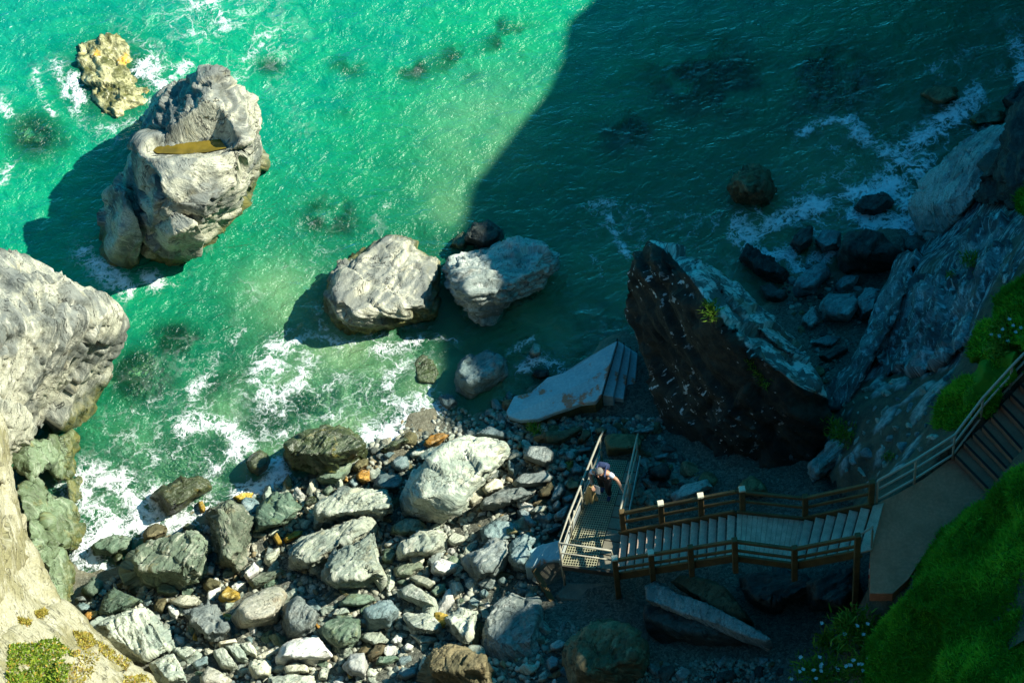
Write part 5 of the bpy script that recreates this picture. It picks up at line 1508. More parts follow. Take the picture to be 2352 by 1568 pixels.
for L, sd in ((fr_p, sd_f), (bk_p, -sd_f)):
    for a, b in zip(L[:-1], L[1:]):
        for hz, nm, w, h in ((.86, 'handrail', .07, .10), (.45, 'mid_rail', .045, .09)):
            m = MB(a)
            m.beam(a + sd * .9 + UP * hz, b + sd * .9 + UP * hz, w, h)
            place(m, nm, M['timber'], wroot, bevel=.01)
KEYS.append([(1425,1120),(1700,1110),(2010,1110),(2000,1270),(1830,1300),(1690,1290),(1410,1330)])

# ------------------------------------------------------------------ path, its steps and rail
PTH = [(2004,1160,6.42),(2060,1134,6.42),(2120,1100,6.42),(2178,1058,6.45),(2197,1050,6.45),(2278,1134,6.45),(2200,1190,6.44),(2130,1262,6.42),(2085,1330,6.42),(2050,1362,6.4),(1998,1362,6.38),(1998,1275,6.4)]
pth = prism('path', PTH, .35, M['path'], bevel=0)
tag(pth, 'brown gravel path between staircase and upper steps', None, None, 'structure')
stroot = empty('path_steps', at(2270, 1030, 6.4), 'brown earth steps with dark risers climbing off the right edge', 'steps')
LFT = [(2193,1048),(2213,1019),(2234,998),(2255,980),(2276,957),(2298,931),(2320,908),(2342,885),(2366,862),(2390,838)]
RGT = [(2276,1133),(2298,1107),(2318,1086),(2336,1070),(2356,1046),(2380,1018),(2404,992),(2428,966),(2452,940),(2476,914)]
for k in range(9):
    z = 6.45 + .19 * (k + 1)
    q = [(*LFT[k], z), (*RGT[k], z), (*RGT[k + 1], z), (*LFT[k + 1], z)]
    prism('step', q, .17, M['step'], stroot, bevel=.01)
    m = MB(at(*LFT[k], z))
    m.beam(at(*LFT[k], z - .08), at(*RGT[k], z - .08), .05, .20)
    place(m, 'riser', M['riser'], stroot)
rroot = empty('path_railing', at(2180, 1065, 6.4), 'steel pipe railing along the seaward edge of the path', 'railing')
RB = [(2014,1156,6.42),(2100,1108,6.42),(2188,1052,6.45),(2252,968,7.05),(2318,896,7.65),(2400,812,8.3)]
rb = [at(*p) for p in RB]
for hz, nm, r in ((1.02, 'handrail', .035), (.62, 'mid_rail', .03), (.16, 'low_rail', .03)):
    m = MB(rb[0])
    m.tube([p + UP * hz for p in rb], r)
    place(m, nm, M['galv'], rroot, smooth=True)
for p in rb:
    m = MB(p)
    m.tube([p - UP * .5, p + UP * 1.02], .03)
    place(m, 'post', M['galv'], rroot, smooth=True)
proot = empty('taped_pole', at(1997, 1300, 3.5), 'steel pole with red and white tape beside the big end post', 'pole')
pa, pb = at(2004, 1222, 7.15), at(1991, 1290, 3.3)
base = Vector((pa.x - .02, pa.y - .03, 3.4))
m = MB(base)
m.tube([base, Vector((pa.x, pa.y, 7.2)), Vector((pa.x, pa.y, 7.42)), fpts[5] + UP * .92], .028)
place(m, 'pole', M['galv'], proot, smooth=True)
for k, (za, zb) in enumerate(((5.55, 5.75), (5.1, 5.25))):
    m = MB(base)
    q = lambda z: Vector((lerp(base.x, pa.x, (z - 3.4) / 3.8), lerp(base.y, pa.y, (z - 3.4) / 3.8), z))
    m.tube([q(za), q(zb)], .036)
    place(m, 'red_band', M['red'], proot, smooth=True)
for k, (za, zb) in enumerate(((5.25, 5.55),)):
    m = MB(base)
    m.tube([q(za), q(zb)], .034)
    place(m, 'white_band', M['whitep'], proot, smooth=True)

# the hillside is cut away under the path and its steps
def world_poly(pts, grow=1.0):
    w = [at(*p) for p in pts]
    cx = sum(p.x for p in w) / len(w); cy = sum(p.y for p in w) / len(w)
    return [(cx + (p.x - cx) * grow, cy + (p.y - cy) * grow) for p in w]
hv = np.zeros(len(hill.data.vertices) * 3, np.float32)
hill.data.vertices.foreach_get('co', hv)
hv = hv.reshape(-1, 3)
ip = np_inside(hv[:, 0], hv[:, 1], world_poly(PTH, 1.08))
hv[ip, 2] = np.minimum(hv[ip, 2], 6.15)
for k in range(9):
    q = world_poly([(*LFT[k], 6.6 + .19 * k), (*RGT[k], 6.6 + .19 * k), (*RGT[k + 1], 6.6 + .19 * k), (*LFT[k + 1], 6.6 + .19 * k)], 1.15)
    ip = np_inside(hv[:, 0], hv[:, 1], q)
    hv[ip, 2] = np.minimum(hv[ip, 2], 6.42 + .19 * k)
hill.data.vertices.foreach_set('co', hv.ravel())
hill.data.update()

# fallen slabs under the staircase
z6 = lambda pts: [(1223 + x * .4002, 940.8 + y * .4002) for x, y in pts]
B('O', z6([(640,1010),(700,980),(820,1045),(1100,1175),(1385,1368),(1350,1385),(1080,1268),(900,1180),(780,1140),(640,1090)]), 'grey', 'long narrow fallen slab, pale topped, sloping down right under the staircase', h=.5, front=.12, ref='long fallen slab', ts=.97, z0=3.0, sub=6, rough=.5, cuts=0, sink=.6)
B('O', z6([(635,1110),(780,1140),(900,1185),(1080,1270),(1340,1392),(1000,1396),(740,1335),(640,1240)]), 'dark', 'black rock standing in for the shaded underside of the long fallen slab', h=1.0, front=.4, ts=.95, z0=2.2, sub=5, rough=.6, cuts=0)  # near-black mass added in place of the slab's own shaded underside
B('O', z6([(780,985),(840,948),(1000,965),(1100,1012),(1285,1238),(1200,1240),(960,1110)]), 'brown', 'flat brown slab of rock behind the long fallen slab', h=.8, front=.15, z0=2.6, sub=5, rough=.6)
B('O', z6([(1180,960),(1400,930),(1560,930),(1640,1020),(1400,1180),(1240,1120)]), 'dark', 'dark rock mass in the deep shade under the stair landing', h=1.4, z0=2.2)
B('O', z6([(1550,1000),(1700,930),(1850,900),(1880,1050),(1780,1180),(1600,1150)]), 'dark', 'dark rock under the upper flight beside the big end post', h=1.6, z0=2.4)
# ------------------------------------------------------------------ smaller stones, one object each
UNIT = []
for k in range(16):
    rg = np.random.default_rng(900 + k)
    kind = ('rounded', 'angular', 'flat', 'long')[k % 4]
    sc = {'rounded': (1, .85, .7), 'angular': (1, .8, .75), 'flat': (1.1, .8, .4), 'long': (1.4, .7, .6)}[kind]
    pts = rg.normal(size=(26 if kind == 'rounded' else 11, 3))
    pts /= np.linalg.norm(pts, axis=1)[:, None]
    pts = pts * np.array(sc) * rg.uniform(.88, 1.0, (len(pts), 1))
    c, p, F, f = rock_geo(pts, 4, 700 + k, rough=.35 if kind == 'rounded' else 1.0, strata=.15 if kind == 'rounded' else .9, soft=16 if kind == 'rounded' else 34, folscale=.3, cracks=0 if kind == 'rounded' else .6)
    me = mesh_from('stone', p, F, True, {'fol': f})
    me.materials.append(M['grey'])
    UNIT.append((kind, me))
BEACH = [(165,1410),(250,1335),(330,1290),(470,1200),(580,1150),(700,1075),(870,1010),(1000,1000),(1130,985),(1180,1000),(1290,1020),(1370,1060),(1290,1240),(1240,1400),(1290,1567),(420,1600),(330,1490),(220,1430)]
COVE = [(1790,650),(1850,600),(1960,650),(2010,680),(1960,790),(1900,890),(1850,780)]
DIM = [(1100,960),(1180,900),(1210,960),(1330,960),(1520,960),(1540,1040),(1480,1060),(1380,1010),(1290,1060),(1180,1010)]
SIDE = [(1470,1050),(1560,1040),(1640,1105),(1500,1160),(1440,1150)]
LOW = [(1280,1420),(1480,1520),(1620,1510),(1900,1520),(1750,1567),(1280,1567)]
tone = {'pale': 'pale', 'cream': 'cream', 'white': 'white', 'grey': 'grey', 'green': 'green', 'blue': 'bluish', 'brown': 'brown', 'ochre': 'amber', 'dark': 'dark'}
stones, n_try = [], 0
rs = random.Random(21)
def kmask(px, py, grow=0):
    for o in KEYS:
        if inside(px, py, o):
            return True
    return False
def scatter(poly, n, rmin, rmax, mats, overlap=.62, tries=9000):
    xs = [p[0] for p in poly]; ys = [p[1] for p in poly]
    got = 0
    for _ in range(tries):
        if got >= n:
            break
        px, py = rs.uniform(min(xs), max(xs)), rs.uniform(min(ys), max(ys))
        if not inside(px, py, poly) or kmask(px, py):
            continue
        r = rmin + (rmax - rmin) * rs.random() ** 1.6
        if any((px - a) ** 2 + (py - b) ** 2 < (overlap * (r + q)) ** 2 for a, b, q, *_ in stones):
            continue
        stones.append((px, py, r, rs.choice(mats)))
        got += 1
scatter(BEACH, 205, 10, 33, ['pale'] * 8 + ['cream'] * 4 + ['white'] * 3 + ['grey'] * 3 + ['green'] * 3 + ['blue'] * 2 + ['brown'] * 2 + ['ochre'])
scatter(DIM, 34, 10, 28, ['grey', 'brown', 'blue', 'dark', 'grey', 'brown'])
scatter(COVE, 28, 7, 16, ['blue', 'grey', 'dark', 'brown'])
scatter(SIDE, 22, 12, 34, ['grey', 'dark', 'blue', 'brown'])
scatter(LOW, 18, 9, 26, ['grey', 'dark', 'blue', 'brown'])
tmp = {}
for px, py, r, mt in stones:
    kind, me = rs.choice(UNIT if mt in ('blue', 'brown', 'dark') else [u_ for u_ in UNIT if u_[0] != 'rounded'] * 2 + UNIT)
    w = at(px, py, .6)
    for _ in range(3):
        z0 = float(ground_z([[w.x, w.y]])[0])
        w = at(px, py, z0 + .05)
    rr = r / (PPM)
    nm = 'cobble' if kind == 'rounded' else 'stone'
    o = obj(nm, me)
    o.location = (w.x, w.y, z0 + rr * .28)
    o.rotation_euler = (rs.uniform(-.35, .35), rs.uniform(-.35, .35), rs.uniform(0, 6.28))
    o.scale = (rr * rs.uniform(.9, 1.15), rr * rs.uniform(.9, 1.15), rr * rs.uniform(.8, 1.2))
    o.material_slots[0].link = 'OBJECT'
    o.material_slots[0].material = M[mt]
    lx, ly, ref = min(LAND, key=lambda l: (l[0] - px) ** 2 + (l[1] - py) ** 2)
    dx, dy = px - lx, py - ly
    a = math.degrees(math.atan2(-dy, dx)) % 360
    d = ('right of', 'behind right of', 'behind', 'behind left of', 'left of', 'in front left of', 'in front of', 'in front right of')[int((a + 22.5) // 45) % 8]
    size = 'tiny' if r < 11.5 else 'small' if r < 16 else 'medium'
    tmp.setdefault((size, tone[mt], kind, d, ref), []).append((dx * dx + dy * dy, o))
for (size, tn, kind, d, ref), lst in tmp.items():
    lst.sort(key=lambda q: q[0])
    knd = 'rounded cobble' if kind == 'rounded' else kind + ' stone'
    for i, (_, o) in enumerate(lst):
        pre = '' if len(lst) == 1 else ('nearest ', 'second nearest ', 'third nearest ', 'fourth nearest ', 'fifth nearest ', 'sixth nearest ')[min(i, 5)]
        lab = f'{pre}{size} {tn} {knd} {d} the {ref}'
        if len(lab.split()) > 16:
            lab = f'{pre}{tn} {knd} {d} the {ref}'.replace(' in the cove', '').replace(' in the shallows', '').replace(' in the shaded water', '').replace(' in the surf', '')
        tag(o, lab, knd.split()[1], 'stones of the boulder beach')

# stones set in the earth bank
bank = [(1900,905),(2050,868),(2190,850),(2125,955),(2170,1010),(1985,1105),(1935,1075),(1890,1000)]
bl = []
BANKREF = [(1905, 985, 'olive tuft'), (2045, 1050, 'small round tuft'), (2120, 960, 'turf on the slope'), (2030, 870, 'cliff face foot')]
for _ in range(4000):
    if len(bl) >= 60:
        break
    px, py = rs.uniform(1885, 2200), rs.uniform(850, 1110)
    r = 8 + 16 * rs.random() ** 1.5
    if not inside(px, py, bank) or any((px - a) ** 2 + (py - b) ** 2 < (.95 * (r + q)) ** 2 for a, b, q in bl):
        continue
    bl.append((px, py, r))

V0, F0 = ico(2)
Vs, Fs, As, n = [], [], [], 0
def pebbles(poly, cnt, r0, r1, dim=1.0):
    global n
    xs = [p[0] for p in poly]; ys = [p[1] for p in poly]
    for _ in range(cnt):
        px, py = rs.uniform(min(xs), max(xs)), rs.uniform(min(ys), max(ys))
        if not inside(px, py, poly):
            continue
        w = at(px, py, .6)
        for _ in range(2):
            z0 = float(_gtps([[w.x, w.y]])[0])
            w = at(px, py, z0)
        r = (r0 + (r1 - r0) * rs.random() ** 2.2) / (PPM)
        A = np.array(Matrix.Rotation(rs.uniform(0, 6.28), 3, 'Z') @ Matrix.Rotation(rs.uniform(-.5, .5), 3, 'X'))
        v = V0 * np.array([r, r * rs.uniform(.6, .95), r * rs.uniform(.45, .8)])
        v = v * (1 + .22 * RNG.normal(size=(len(v), 1)).clip(-1, 1))
        Vs.append(v @ A.T + np.array([w.x, w.y, z0 + r * .35]))
        Fs.append(F0 + n)
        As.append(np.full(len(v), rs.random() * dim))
        n += len(v)
pebbles(BEACH, 8000, 3, 9.5)
pebbles(COVE, 500, 3, 8)
pebbles(DIM, 1800, 3, 9)
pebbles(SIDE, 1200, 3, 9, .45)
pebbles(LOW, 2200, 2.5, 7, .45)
pebbles([(860,990),(1000,900),(1100,960),(1130,1010),(1000,1010)], 500, 3, 8)
t = NT('shingle')
P = t.pos()
a_ = t.attr('tone').outputs['Fac']
c = t.n('ValToRGB')
t.set(c.inputs[0], a_)
cr = c.color_ramp
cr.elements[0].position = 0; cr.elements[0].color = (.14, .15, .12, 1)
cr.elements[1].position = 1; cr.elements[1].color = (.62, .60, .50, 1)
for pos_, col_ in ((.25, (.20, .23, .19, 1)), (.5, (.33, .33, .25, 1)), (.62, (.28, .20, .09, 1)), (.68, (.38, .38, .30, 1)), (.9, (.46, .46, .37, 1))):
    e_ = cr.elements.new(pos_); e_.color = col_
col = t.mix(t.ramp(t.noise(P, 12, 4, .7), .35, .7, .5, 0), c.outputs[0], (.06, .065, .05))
t.pbr(col, .8, .25, t.bump(t.noise(P, 25, 3), .5, .02))
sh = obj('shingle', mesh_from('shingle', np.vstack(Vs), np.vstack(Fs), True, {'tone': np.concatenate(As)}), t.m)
tag(sh, 'loose grey shingle filling the gaps between the boulders', 'shingle', None, 'stuff')

# ------------------------------------------------------------------ vegetation
from mathutils.bvhtree import BVHTree
_bvh = {}
def hit(o, px, py):
    """where the line of sight through a pixel meets an object"""
    if o.name not in _bvh:
        me = o.data
        v = [o.location + x.co for x in me.vertices]
        _bvh[o.name] = BVHTree.FromPolygons(v, [tuple(p.vertices) for p in me.polygons])
    a = EYE
    d = (at(px, py, 0) - a).normalized()
    r = _bvh[o.name].ray_cast(a, d)
    return (r[0], r[1]) if r[0] is not None else (None, None)

def leaf_mat(name, a, b, c=None, rough=.7):
    t = NT(name)
    k = t.attr('tone').outputs['Fac']
    col = t.mix(t.ramp(k, 0, 1), a, b)
    if c:
        col = t.mix(t.ramp(k, .86, .9), col, c)
    df = t.pbr(col, rough, .2)
    tl = t.n('BsdfTranslucent')
    t.set(tl.inputs['Color'], col)
    mx = t.n('MixShader')
    mx.inputs[0].default_value = .3
    t.t.links.new(df.outputs[0], mx.inputs[1])
    t.t.links.new(tl.outputs[0], mx.inputs[2])
    t.t.links.new(mx.outputs[0], t.out.inputs[0])
    return t.m
M['grass'] = leaf_mat('turf', (.045, .19, .008), (.20, .52, .03))
M['tuft'] = leaf_mat('cliff plant', (.05, .14, .008), (.16, .28, .03))
M['moss'] = leaf_mat('cliff moss', (.12, .22, .02), (.34, .42, .04), (.55, .36, .06))
M['mossy'] = leaf_mat('yellow moss', (.34, .30, .05), (.58, .46, .10), (.42, .24, .06))
M['petal'] = simple_mat('white petals', (.50, .52, .50), (.42, .44, .42), 9)
M['stem'] = simple_mat('green stem', (.05, .09, .02), (.04, .07, .015), 9)

def blades(points, normals, h0, h1, w, seed, lean=.5):
    """grass blades: (V, F, tone) arrays"""
    rg = np.random.default_rng(seed)
    n = len(points)
    P, N = np.asarray(points), np.asarray(normals)
    up = N * .5 + np.array([0, 0, .6]) + rg.normal(size=(n, 3)) * .28 * lean * 2
    up /= np.linalg.norm(up, axis=1)[:, None]
    h = rg.uniform(h0, h1, n)[:, None]
    sd = np.cross(up, rg.normal(size=(n, 3)))
    sd /= np.linalg.norm(sd, axis=1)[:, None] + 1e-9
    bend = rg.normal(size=(n, 3)) * .28
    bend[:, 2] = -abs(bend[:, 2])
    ww = (w * rg.uniform(.6, 1.4, n))[:, None]
    a = P - sd * ww; b = P + sd * ww
    c1 = P + up * h * .6 + sd * ww * .7 + bend * h * .3; c0 = P + up * h * .6 - sd * ww * .7 + bend * h * .3
    d = P + up * h + bend * h
    V = np.stack([a, b, c1, c0, d], 1).reshape(-1, 3)
    i = np.arange(n)[:, None] * 5
    F = np.vstack([i + np.array([[0, 1, 2]]), i + np.array([[0, 2, 3]]), i + np.array([[3, 2, 4]])])
    tone = np.repeat(rg.random(n), 5)
    return V, F, tone

def surface_samples(V, F, n, seed, up_only=-.2):
    rg = np.random.default_rng(seed)
    a, b, c = V[F[:, 0]], V[F[:, 1]], V[F[:, 2]]
    nr = np.cross(b - a, c - a)
    ar = np.linalg.norm(nr, axis=1)
    nr = nr / (ar[:, None] + 1e-12)
    w = ar * (nr[:, 2] > up_only)
    k = rg.choice(len(F), n, p=w / w.sum())
    u, v = rg.random((2, n))
    m = u + v > 1
    u[m], v[m] = 1 - u[m], 1 - v[m]
    return a[k] + (b[k] - a[k]) * u[:, None] + (c[k] - a[k]) * v[:, None], nr[k]

def turf(name, hulls, nb, label, seed, h0=.06, h1=.16):
    Vs, Fs, n = [], [], 0
    for i, hp in enumerate(hulls):
        P = np.array([at(*q)[:] for q in hp])
        P[:, 2] -= .25
        P = np.vstack([P, P.mean(0) + (P - P.mean(0)) * .75 + np.array([.2, 1.3, -2.2])])
        c, p, F, f = rock_geo(P, 5, seed + i, rough=.6, strata=0, soft=8, cracks=0, cuts=0)
        V = p + c
        V = V + .34 * np.stack([fbm(V * .9 + 9 * a_, 4, 5 + a_) for a_ in range(3)], 1) + .12 * np.stack([fbm(V * 3.2 + 9 * a_, 3, 15 + a_) for a_ in range(3)], 1)
        Vs.append(V); Fs.append(F + n); n += len(V)
    V, F = np.vstack(Vs), np.vstack(Fs)
    C = V[F].mean(1)
    cx, cy = pix(C[:, 0], C[:, 1], C[:, 2])
    seen = (cx > -40) & (cx < PW + 90) & (cy > -60) & (cy < PH + 90)
    pts, nr = surface_samples(V, F[seen], nb, seed + 50, -.05)
    bv, bf, bt = blades(pts, nr, h0, h1, .013, seed + 80)
    cl = .42 + 1.3 * fbm(pts * 1.1, 4, seed + 4)
    hue = np.repeat(cl, 5)
    bt = np.clip(bt * .5 + hue * .6 - .1, 0, 1)
    t_ = np.concatenate([np.full(len(V), .05), bt])
    o = obj(name, mesh_from(name, np.vstack([V, bv]), np.vstack([F, bf + len(V)]), True, {'tone': t_}), M['grass'])
    return tag(o, label, 'grass', None, 'stuff')

turf('grass', [
    [(2128,968,6.5),(2150,930,6.9),(2180,895,7.3),(2235,860,7.8),(2250,905,8.0),(2215,955,7.6),(2190,990,7.0),(2150,1000,6.5),(2190,930,5)],
    [(2200,900,7.4),(2245,840,7.9),(2290,800,8.4),(2345,790,8.8),(2345,840,8.8),(2290,880,8.3),(2240,940,7.9),(2280,850,6)],
    [(2240,800,7.8),(2255,740,8.1),(2290,730,8.3),(2320,770,8.6),(2290,830,8.3),(2270,780,6)],
    [(2290,700,8.0),(2310,650,8.4),(2352,622,8.6),(2450,600,9.2),(2450,760,9.5),(2360,790,9.0),(2300,760,8.4),(2380,700,6)],
    [(2325,445,4.9),(2352,415,5.2),(2420,400,5.6),(2420,490,5.6),(2345,490,5.0),(2370,450,3.5)],
], 52000, 'dark green turf on the slope above the path railing', 300)
turf('grass', [
    [(1975,1600,6.2),(1990,1500,6.8),(2030,1400,7.2),(2060,1350,7.5),(2140,1310,8.0),(2200,1400,8.6),(2200,1700,8.8),(1985,1700,6.5),(2100,1500,4)],
    [(2070,1370,7.6),(2110,1285,7.9),(2200,1190,8.3),(2280,1130,8.8),(2330,1200,9.2),(2250,1340,9.2),(2150,1420,8.6),(2200,1280,6)],
    [(2230,1170,8.5),(2352,1075,9.2),(2480,1000,10),(2550,1300,10.6),(2500,1750,11),(2180,1750,9.2),(2150,1450,8.8),(2350,1350,7)],
], 90000, 'green turf bank filling the lower right corner', 340)

def clump(name, pts, mat, label, cat, n, h0, h1, w, seed, spread, flowers=0, group=None):
    """a plant: leaf blades from a few rooted points, optional white flower heads as parts"""
    rg = np.random.default_rng(seed)
    P = np.array([p[:] for p in pts])
    c = P.mean(0)
    k = rg.integers(0, len(P), n)
    rt = P[k] + rg.normal(size=(n, 3)) * spread * np.array([1, 1, .5])
    nr = (rt - c) / (np.linalg.norm(rt - c, axis=1)[:, None] + .05) + np.array([0, 0, .8])
    V, F, t_ = blades(rt, nr, h0, h1, w, seed + 1, lean=1.0)
    o = obj(name, mesh_from('leaves', V - c, F, True, {'tone': t_}), M[mat], None, Vector(c))
    tag(o, label, cat, group)
    for i in range(flowers):
        f0 = rt[rg.integers(0, n)] + np.array([0, 0, h1 * rg.uniform(.7, 1.3)]) + rg.normal(size=3) * spread * .5
        m = MB(f0)
        for a_ in range(6):
            d = Vector((math.cos(a_ * 1.047), math.sin(a_ * 1.047), .35)) * rg.uniform(.035, .06)
            s_ = Vector((-d.y, d.x, 0)) * .4
            q = Vector(f0)
            m.add([q, q + d * .6 + s_, q + d, q + d * .6 - s_], [(0, 1, 2, 3)])
        fo = m.build('flower_head', M['petal'])
        fo.parent = o
        fo.location = Vector(f0) - o.location
    return o
def on_px(o, lst, z=None):
    out = []
    for px, py in lst:
        p, nn = hit(o, px, py) if o is not None else (None, None)
        out.append(p if p is not None else at(px, py, z))
    return out
clump('flowering_bush', [at(x, y, 8.3) for x, y in ((2300,800),(2315,770),(2330,790),(2345,760),(2340,815),(2325,745),(2352,780))], 'tuft', 'olive bush with tiny white flowers beside the upper railing', 'bush', 1500, .10, .26, .018, 11, .13, 14)
clump('flowering_plant', [at(x, y, 5.2) for x, y in ((1850,1545),(1870,1530),(1890,1550),(1915,1540),(1930,1555),(1880,1560))], 'tuft', 'white flowered plant spreading at the bottom edge, left of the turf bank', 'plant', 900, .10, .24, .016, 12, .14, 12)
clump('flowering_plant', [at(x, y, 5.6) for x, y in ((1940,1440),(1960,1430),(1975,1455),(1990,1440),(1955,1470))], 'tuft', 'leafy plant with few white flowers at the turf bank edge', 'plant', 900, .12, .28, .02, 13, .16, 5)
clump('flowering_plant', [at(x, y, 5.9) for x, y in ((1960,1540),(1980,1520),(1990,1550),(2000,1530))], 'tuft', 'white flowered plant against the lower turf bank', 'plant', 500, .1, .22, .016, 14, .12, 8)
clump('leafy_plant', [at(x, y, 4.6) for x, y in ((1890,1480),(1905,1470),(1920,1490))], 'tuft', 'small leafy plant in the shade below the taped pole', 'plant', 350, .1, .25, .02, 15, .12)
clump('grass_tuft', on_px(giant, [(1630,705),(1640,712),(1637,722)], 4.8), 'tuft', 'bright green tuft high on the ridge of the leaning slab', 'grass tuft', 260, .10, .24, .012, 16, .07)
clump('grass_tuft', on_px(giant, [(1722,828),(1733,842),(1742,858),(1750,872),(1758,885)], 4.4), 'tuft', 'straggling green tuft midway down the ridge of the leaning slab', 'grass tuft', 220, .07, .16, .012, 17, .06)
clump('grass_tuft', [at(x, y, 3.3) for x, y in ((1915,975),(1925,990),(1935,1000),(1945,1005))], 'tuft', 'olive tuft at the top corner between leaning slab and cobbled bank', 'grass tuft', 380, .08, .2, .014, 18, .11)
clump('grass_tuft', on_px(face, [(2225,595),(2240,590),(2235,605)], 4.4), 'tuft', 'green tuft on the cliff face under the dark block', 'grass tuft', 260, .1, .22, .014, 19, .1)
clump('grass_tuft', on_px(face, [(2180,632),(2186,628)], 4.2), 'tuft', 'tiny tuft in a crack of the cliff face', 'grass tuft', 90, .06, .15, .012, 20, .05)
clump('grass_tuft', on_px(hill, [(2040,1050),(2050,1052)], 5.5), 'tuft', 'small round tuft alone on the cobbled bank', 'grass tuft', 160, .06, .14, .012, 21, .07)
clump('grass_tuft', on_px(None, [(1225,985),(1232,990)], .72), 'tuft', 'yellowish weed tuft hanging off the front edge of the slipway', 'weed', 160, .08, .2, .012, 22, .07)

def moss(polys, mat, n, seed, h0, h1):
    Ps, Ns = [], []
    r_ = random.Random(seed)
    for poly in polys:
        xs = [p[0] for p in poly]; ys = [p[1] for p in poly]
        k = 0
        while k < n // len(polys):
            px, py = r_.uniform(min(xs), max(xs)), r_.uniform(min(ys), max(ys))
            k += 1
            if not inside(px, py, poly):
                continue
            p, nn = hit(cliff, px, py)
            if p is not None and vnoise(np.array([[p.x * 2.2, p.y * 2.2, p.z]]), 91)[0] > -.35:
                Ps.append(p[:]); Ns.append(nn[:])
    V, F, t_ = blades(Ps, Ns, h0, h1, .02, seed, lean=1.2)
    o = obj('moss', mesh_from('moss', V - np.array(cliff.location), F, True, {'tone': t_}), M[mat], cliff)
    return o
moss([[(20,1480),(130,1466),(168,1500),(160,1535),(140,1600),(10,1610)]], 'moss', 5200, 401, .05, .12)
moss([[(160,1490),(232,1500),(215,1545),(150,1610),(160,1535)], [(166,1447),(210,1454),(222,1478),(190,1494),(178,1478)], [(284,1552),(335,1548),(365,1590),(284,1600)], [(3,1432),(40,1418),(72,1424),(70,1436)], [(78,1404),(105,1398),(110,1410),(85,1418)], [(225,1470),(300,1520),(290,1540),(230,1500)]], 'mossy', 6000, 402, .04, .10)

bt_ = {}
for px, py, r in bl:
    p, nn = hit(hill, px, py)
    if p is None:
        continue
    kind, me = rs.choice(UNIT)
    rr = r / PPM
    o = obj('bank_stone', me)
    o.location = p - nn * rr * .1
    o.rotation_euler = (rs.uniform(-.4, .4), rs.uniform(-.4, .4), rs.uniform(0, 6.28))
    o.scale = (rr * 1.1, rr * .9, rr * .8)
    o.material_slots[0].link = 'OBJECT'
    mt = rs.choice(['pale', 'grey', 'pale', 'blue'])
    o.material_slots[0].material = M[mt]
    lx, ly, ref = min(BANKREF, key=lambda l: (l[0] - px) ** 2 + (l[1] - py) ** 2)
    a = math.degrees(math.atan2(ly - py, px - lx)) % 360
    d = ('right of', 'above right of', 'above', 'above left of', 'left of', 'below left of', 'below', 'below right of')[int((a + 22.5) // 45) % 8]
    bt_.setdefault((tone[mt], kind, d, ref), []).append(((px - lx) ** 2 + (py - ly) ** 2, o))
for (tn, kind, d, ref), lst in bt_.items():
    lst.sort(key=lambda q: q[0])
    for i, (_, o) in enumerate(lst):
        pre = '' if len(lst) == 1 else ('nearest ', 'second nearest ', 'third nearest ', 'fourth nearest ')[min(i, 3)]
        tag(o, f'{pre}{tn} {kind} stone set in the bank {d} the {ref}', 'stone', 'stones set in the earth bank')
# ------------------------------------------------------------------ person on the gangway
fwd = (gl1 - gl2); fwd.z = 0; fwd.normalize()
lft = Vector((-fwd.y, fwd.x, 0))
s_ = .44
foot = lerp(lerp(gl2, gl1, s_), lerp(gr2, gr1, s_), .62)
def L(x, y, z):
    return foot + lft * x + fwd * y + UP * z
M['skin'] = simple_mat('skin', (.55, .30, .20), (.48, .25, .16), 8, rough=.5, bump=.1)
M['hair'] = simple_mat('grey hair', (.26, .24, .20), (.13, .12, .11), 14, (1, 1, 4))
M['black'] = simple_mat('black cloth', (.02, .02, .024), (.012, .012, .015), 8)
M['sleeve'] = simple_mat('pale blue cloth', (.62, .68, .80), (.52, .58, .70), 8)
M['navy'] = simple_mat('navy fabric', (.03, .05, .12), (.02, .035, .09), 8)
M['jacket'] = simple_mat('tan cloth', (.50, .36, .16), (.38, .26, .11), 6, (3, 3, .6))
M['paper'] = simple_mat('white paper', (.78, .80, .84), (.72, .74, .78), 6, bump=.1)
def skinned(name, verts, edges, mat, parent, root=0, sub=2):
    o0 = foot
    me = bpy.data.meshes.new(name)
    me.from_pydata([tuple(L(*v[:3]) - o0) for v in verts], edges, [])
    o = obj(name, me, mat, parent)
    m = o.modifiers.new('skin', 'SKIN')
    for i, v in enumerate(verts):
        sv = me.skin_vertices[0].data[i]
        r = v[3]
        sv.radius = (r, r) if not isinstance(r, tuple) else r
        sv.use_root = i == root
    m.use_smooth_shade = True
    s = o.modifiers.new('subd', 'SUBSURF')
    s.levels = s.render_levels = sub
    if parent is None:
        o.location = o0
    return o
bv = [(0, 0, .93, .125), (0, .07, 1.12, .125), (0, .17, 1.32, .14), (0, .25, 1.46, .06), (0, .30, 1.53, .06), (0, .345, 1.62, .088), (0, .365, 1.70, .082),
      (.10, .01, .88, .095), (.115, .17, .53, .068), (.115, .09, .17, .048), (.12, .22, .11, .04),
      (-.10, -.01, .88, .095), (-.11, .0, .48, .066), (-.11, -.18, .06, .048), (-.11, -.05, .03, .04),
      (.185, .2, 1.40, .065), (.39, .24, 1.24, .046), (.56, .40, 1.10, .034), (.615, .46, 1.075, .034),
      (-.185, .2, 1.40, .065), (-.30, .14, 1.14, .046), (-.20, .38, 1.06, .034), (-.17, .44, 1.05, .034)]
be = [(0, 1), (1, 2), (2, 3), (3, 4), (4, 5), (5, 6), (0, 7), (7, 8), (8, 9), (9, 10), (0, 11), (11, 12), (12, 13), (13, 14), (2, 15), (15, 16), (16, 17), (17, 18), (2, 19), (19, 20), (20, 21), (21, 22)]
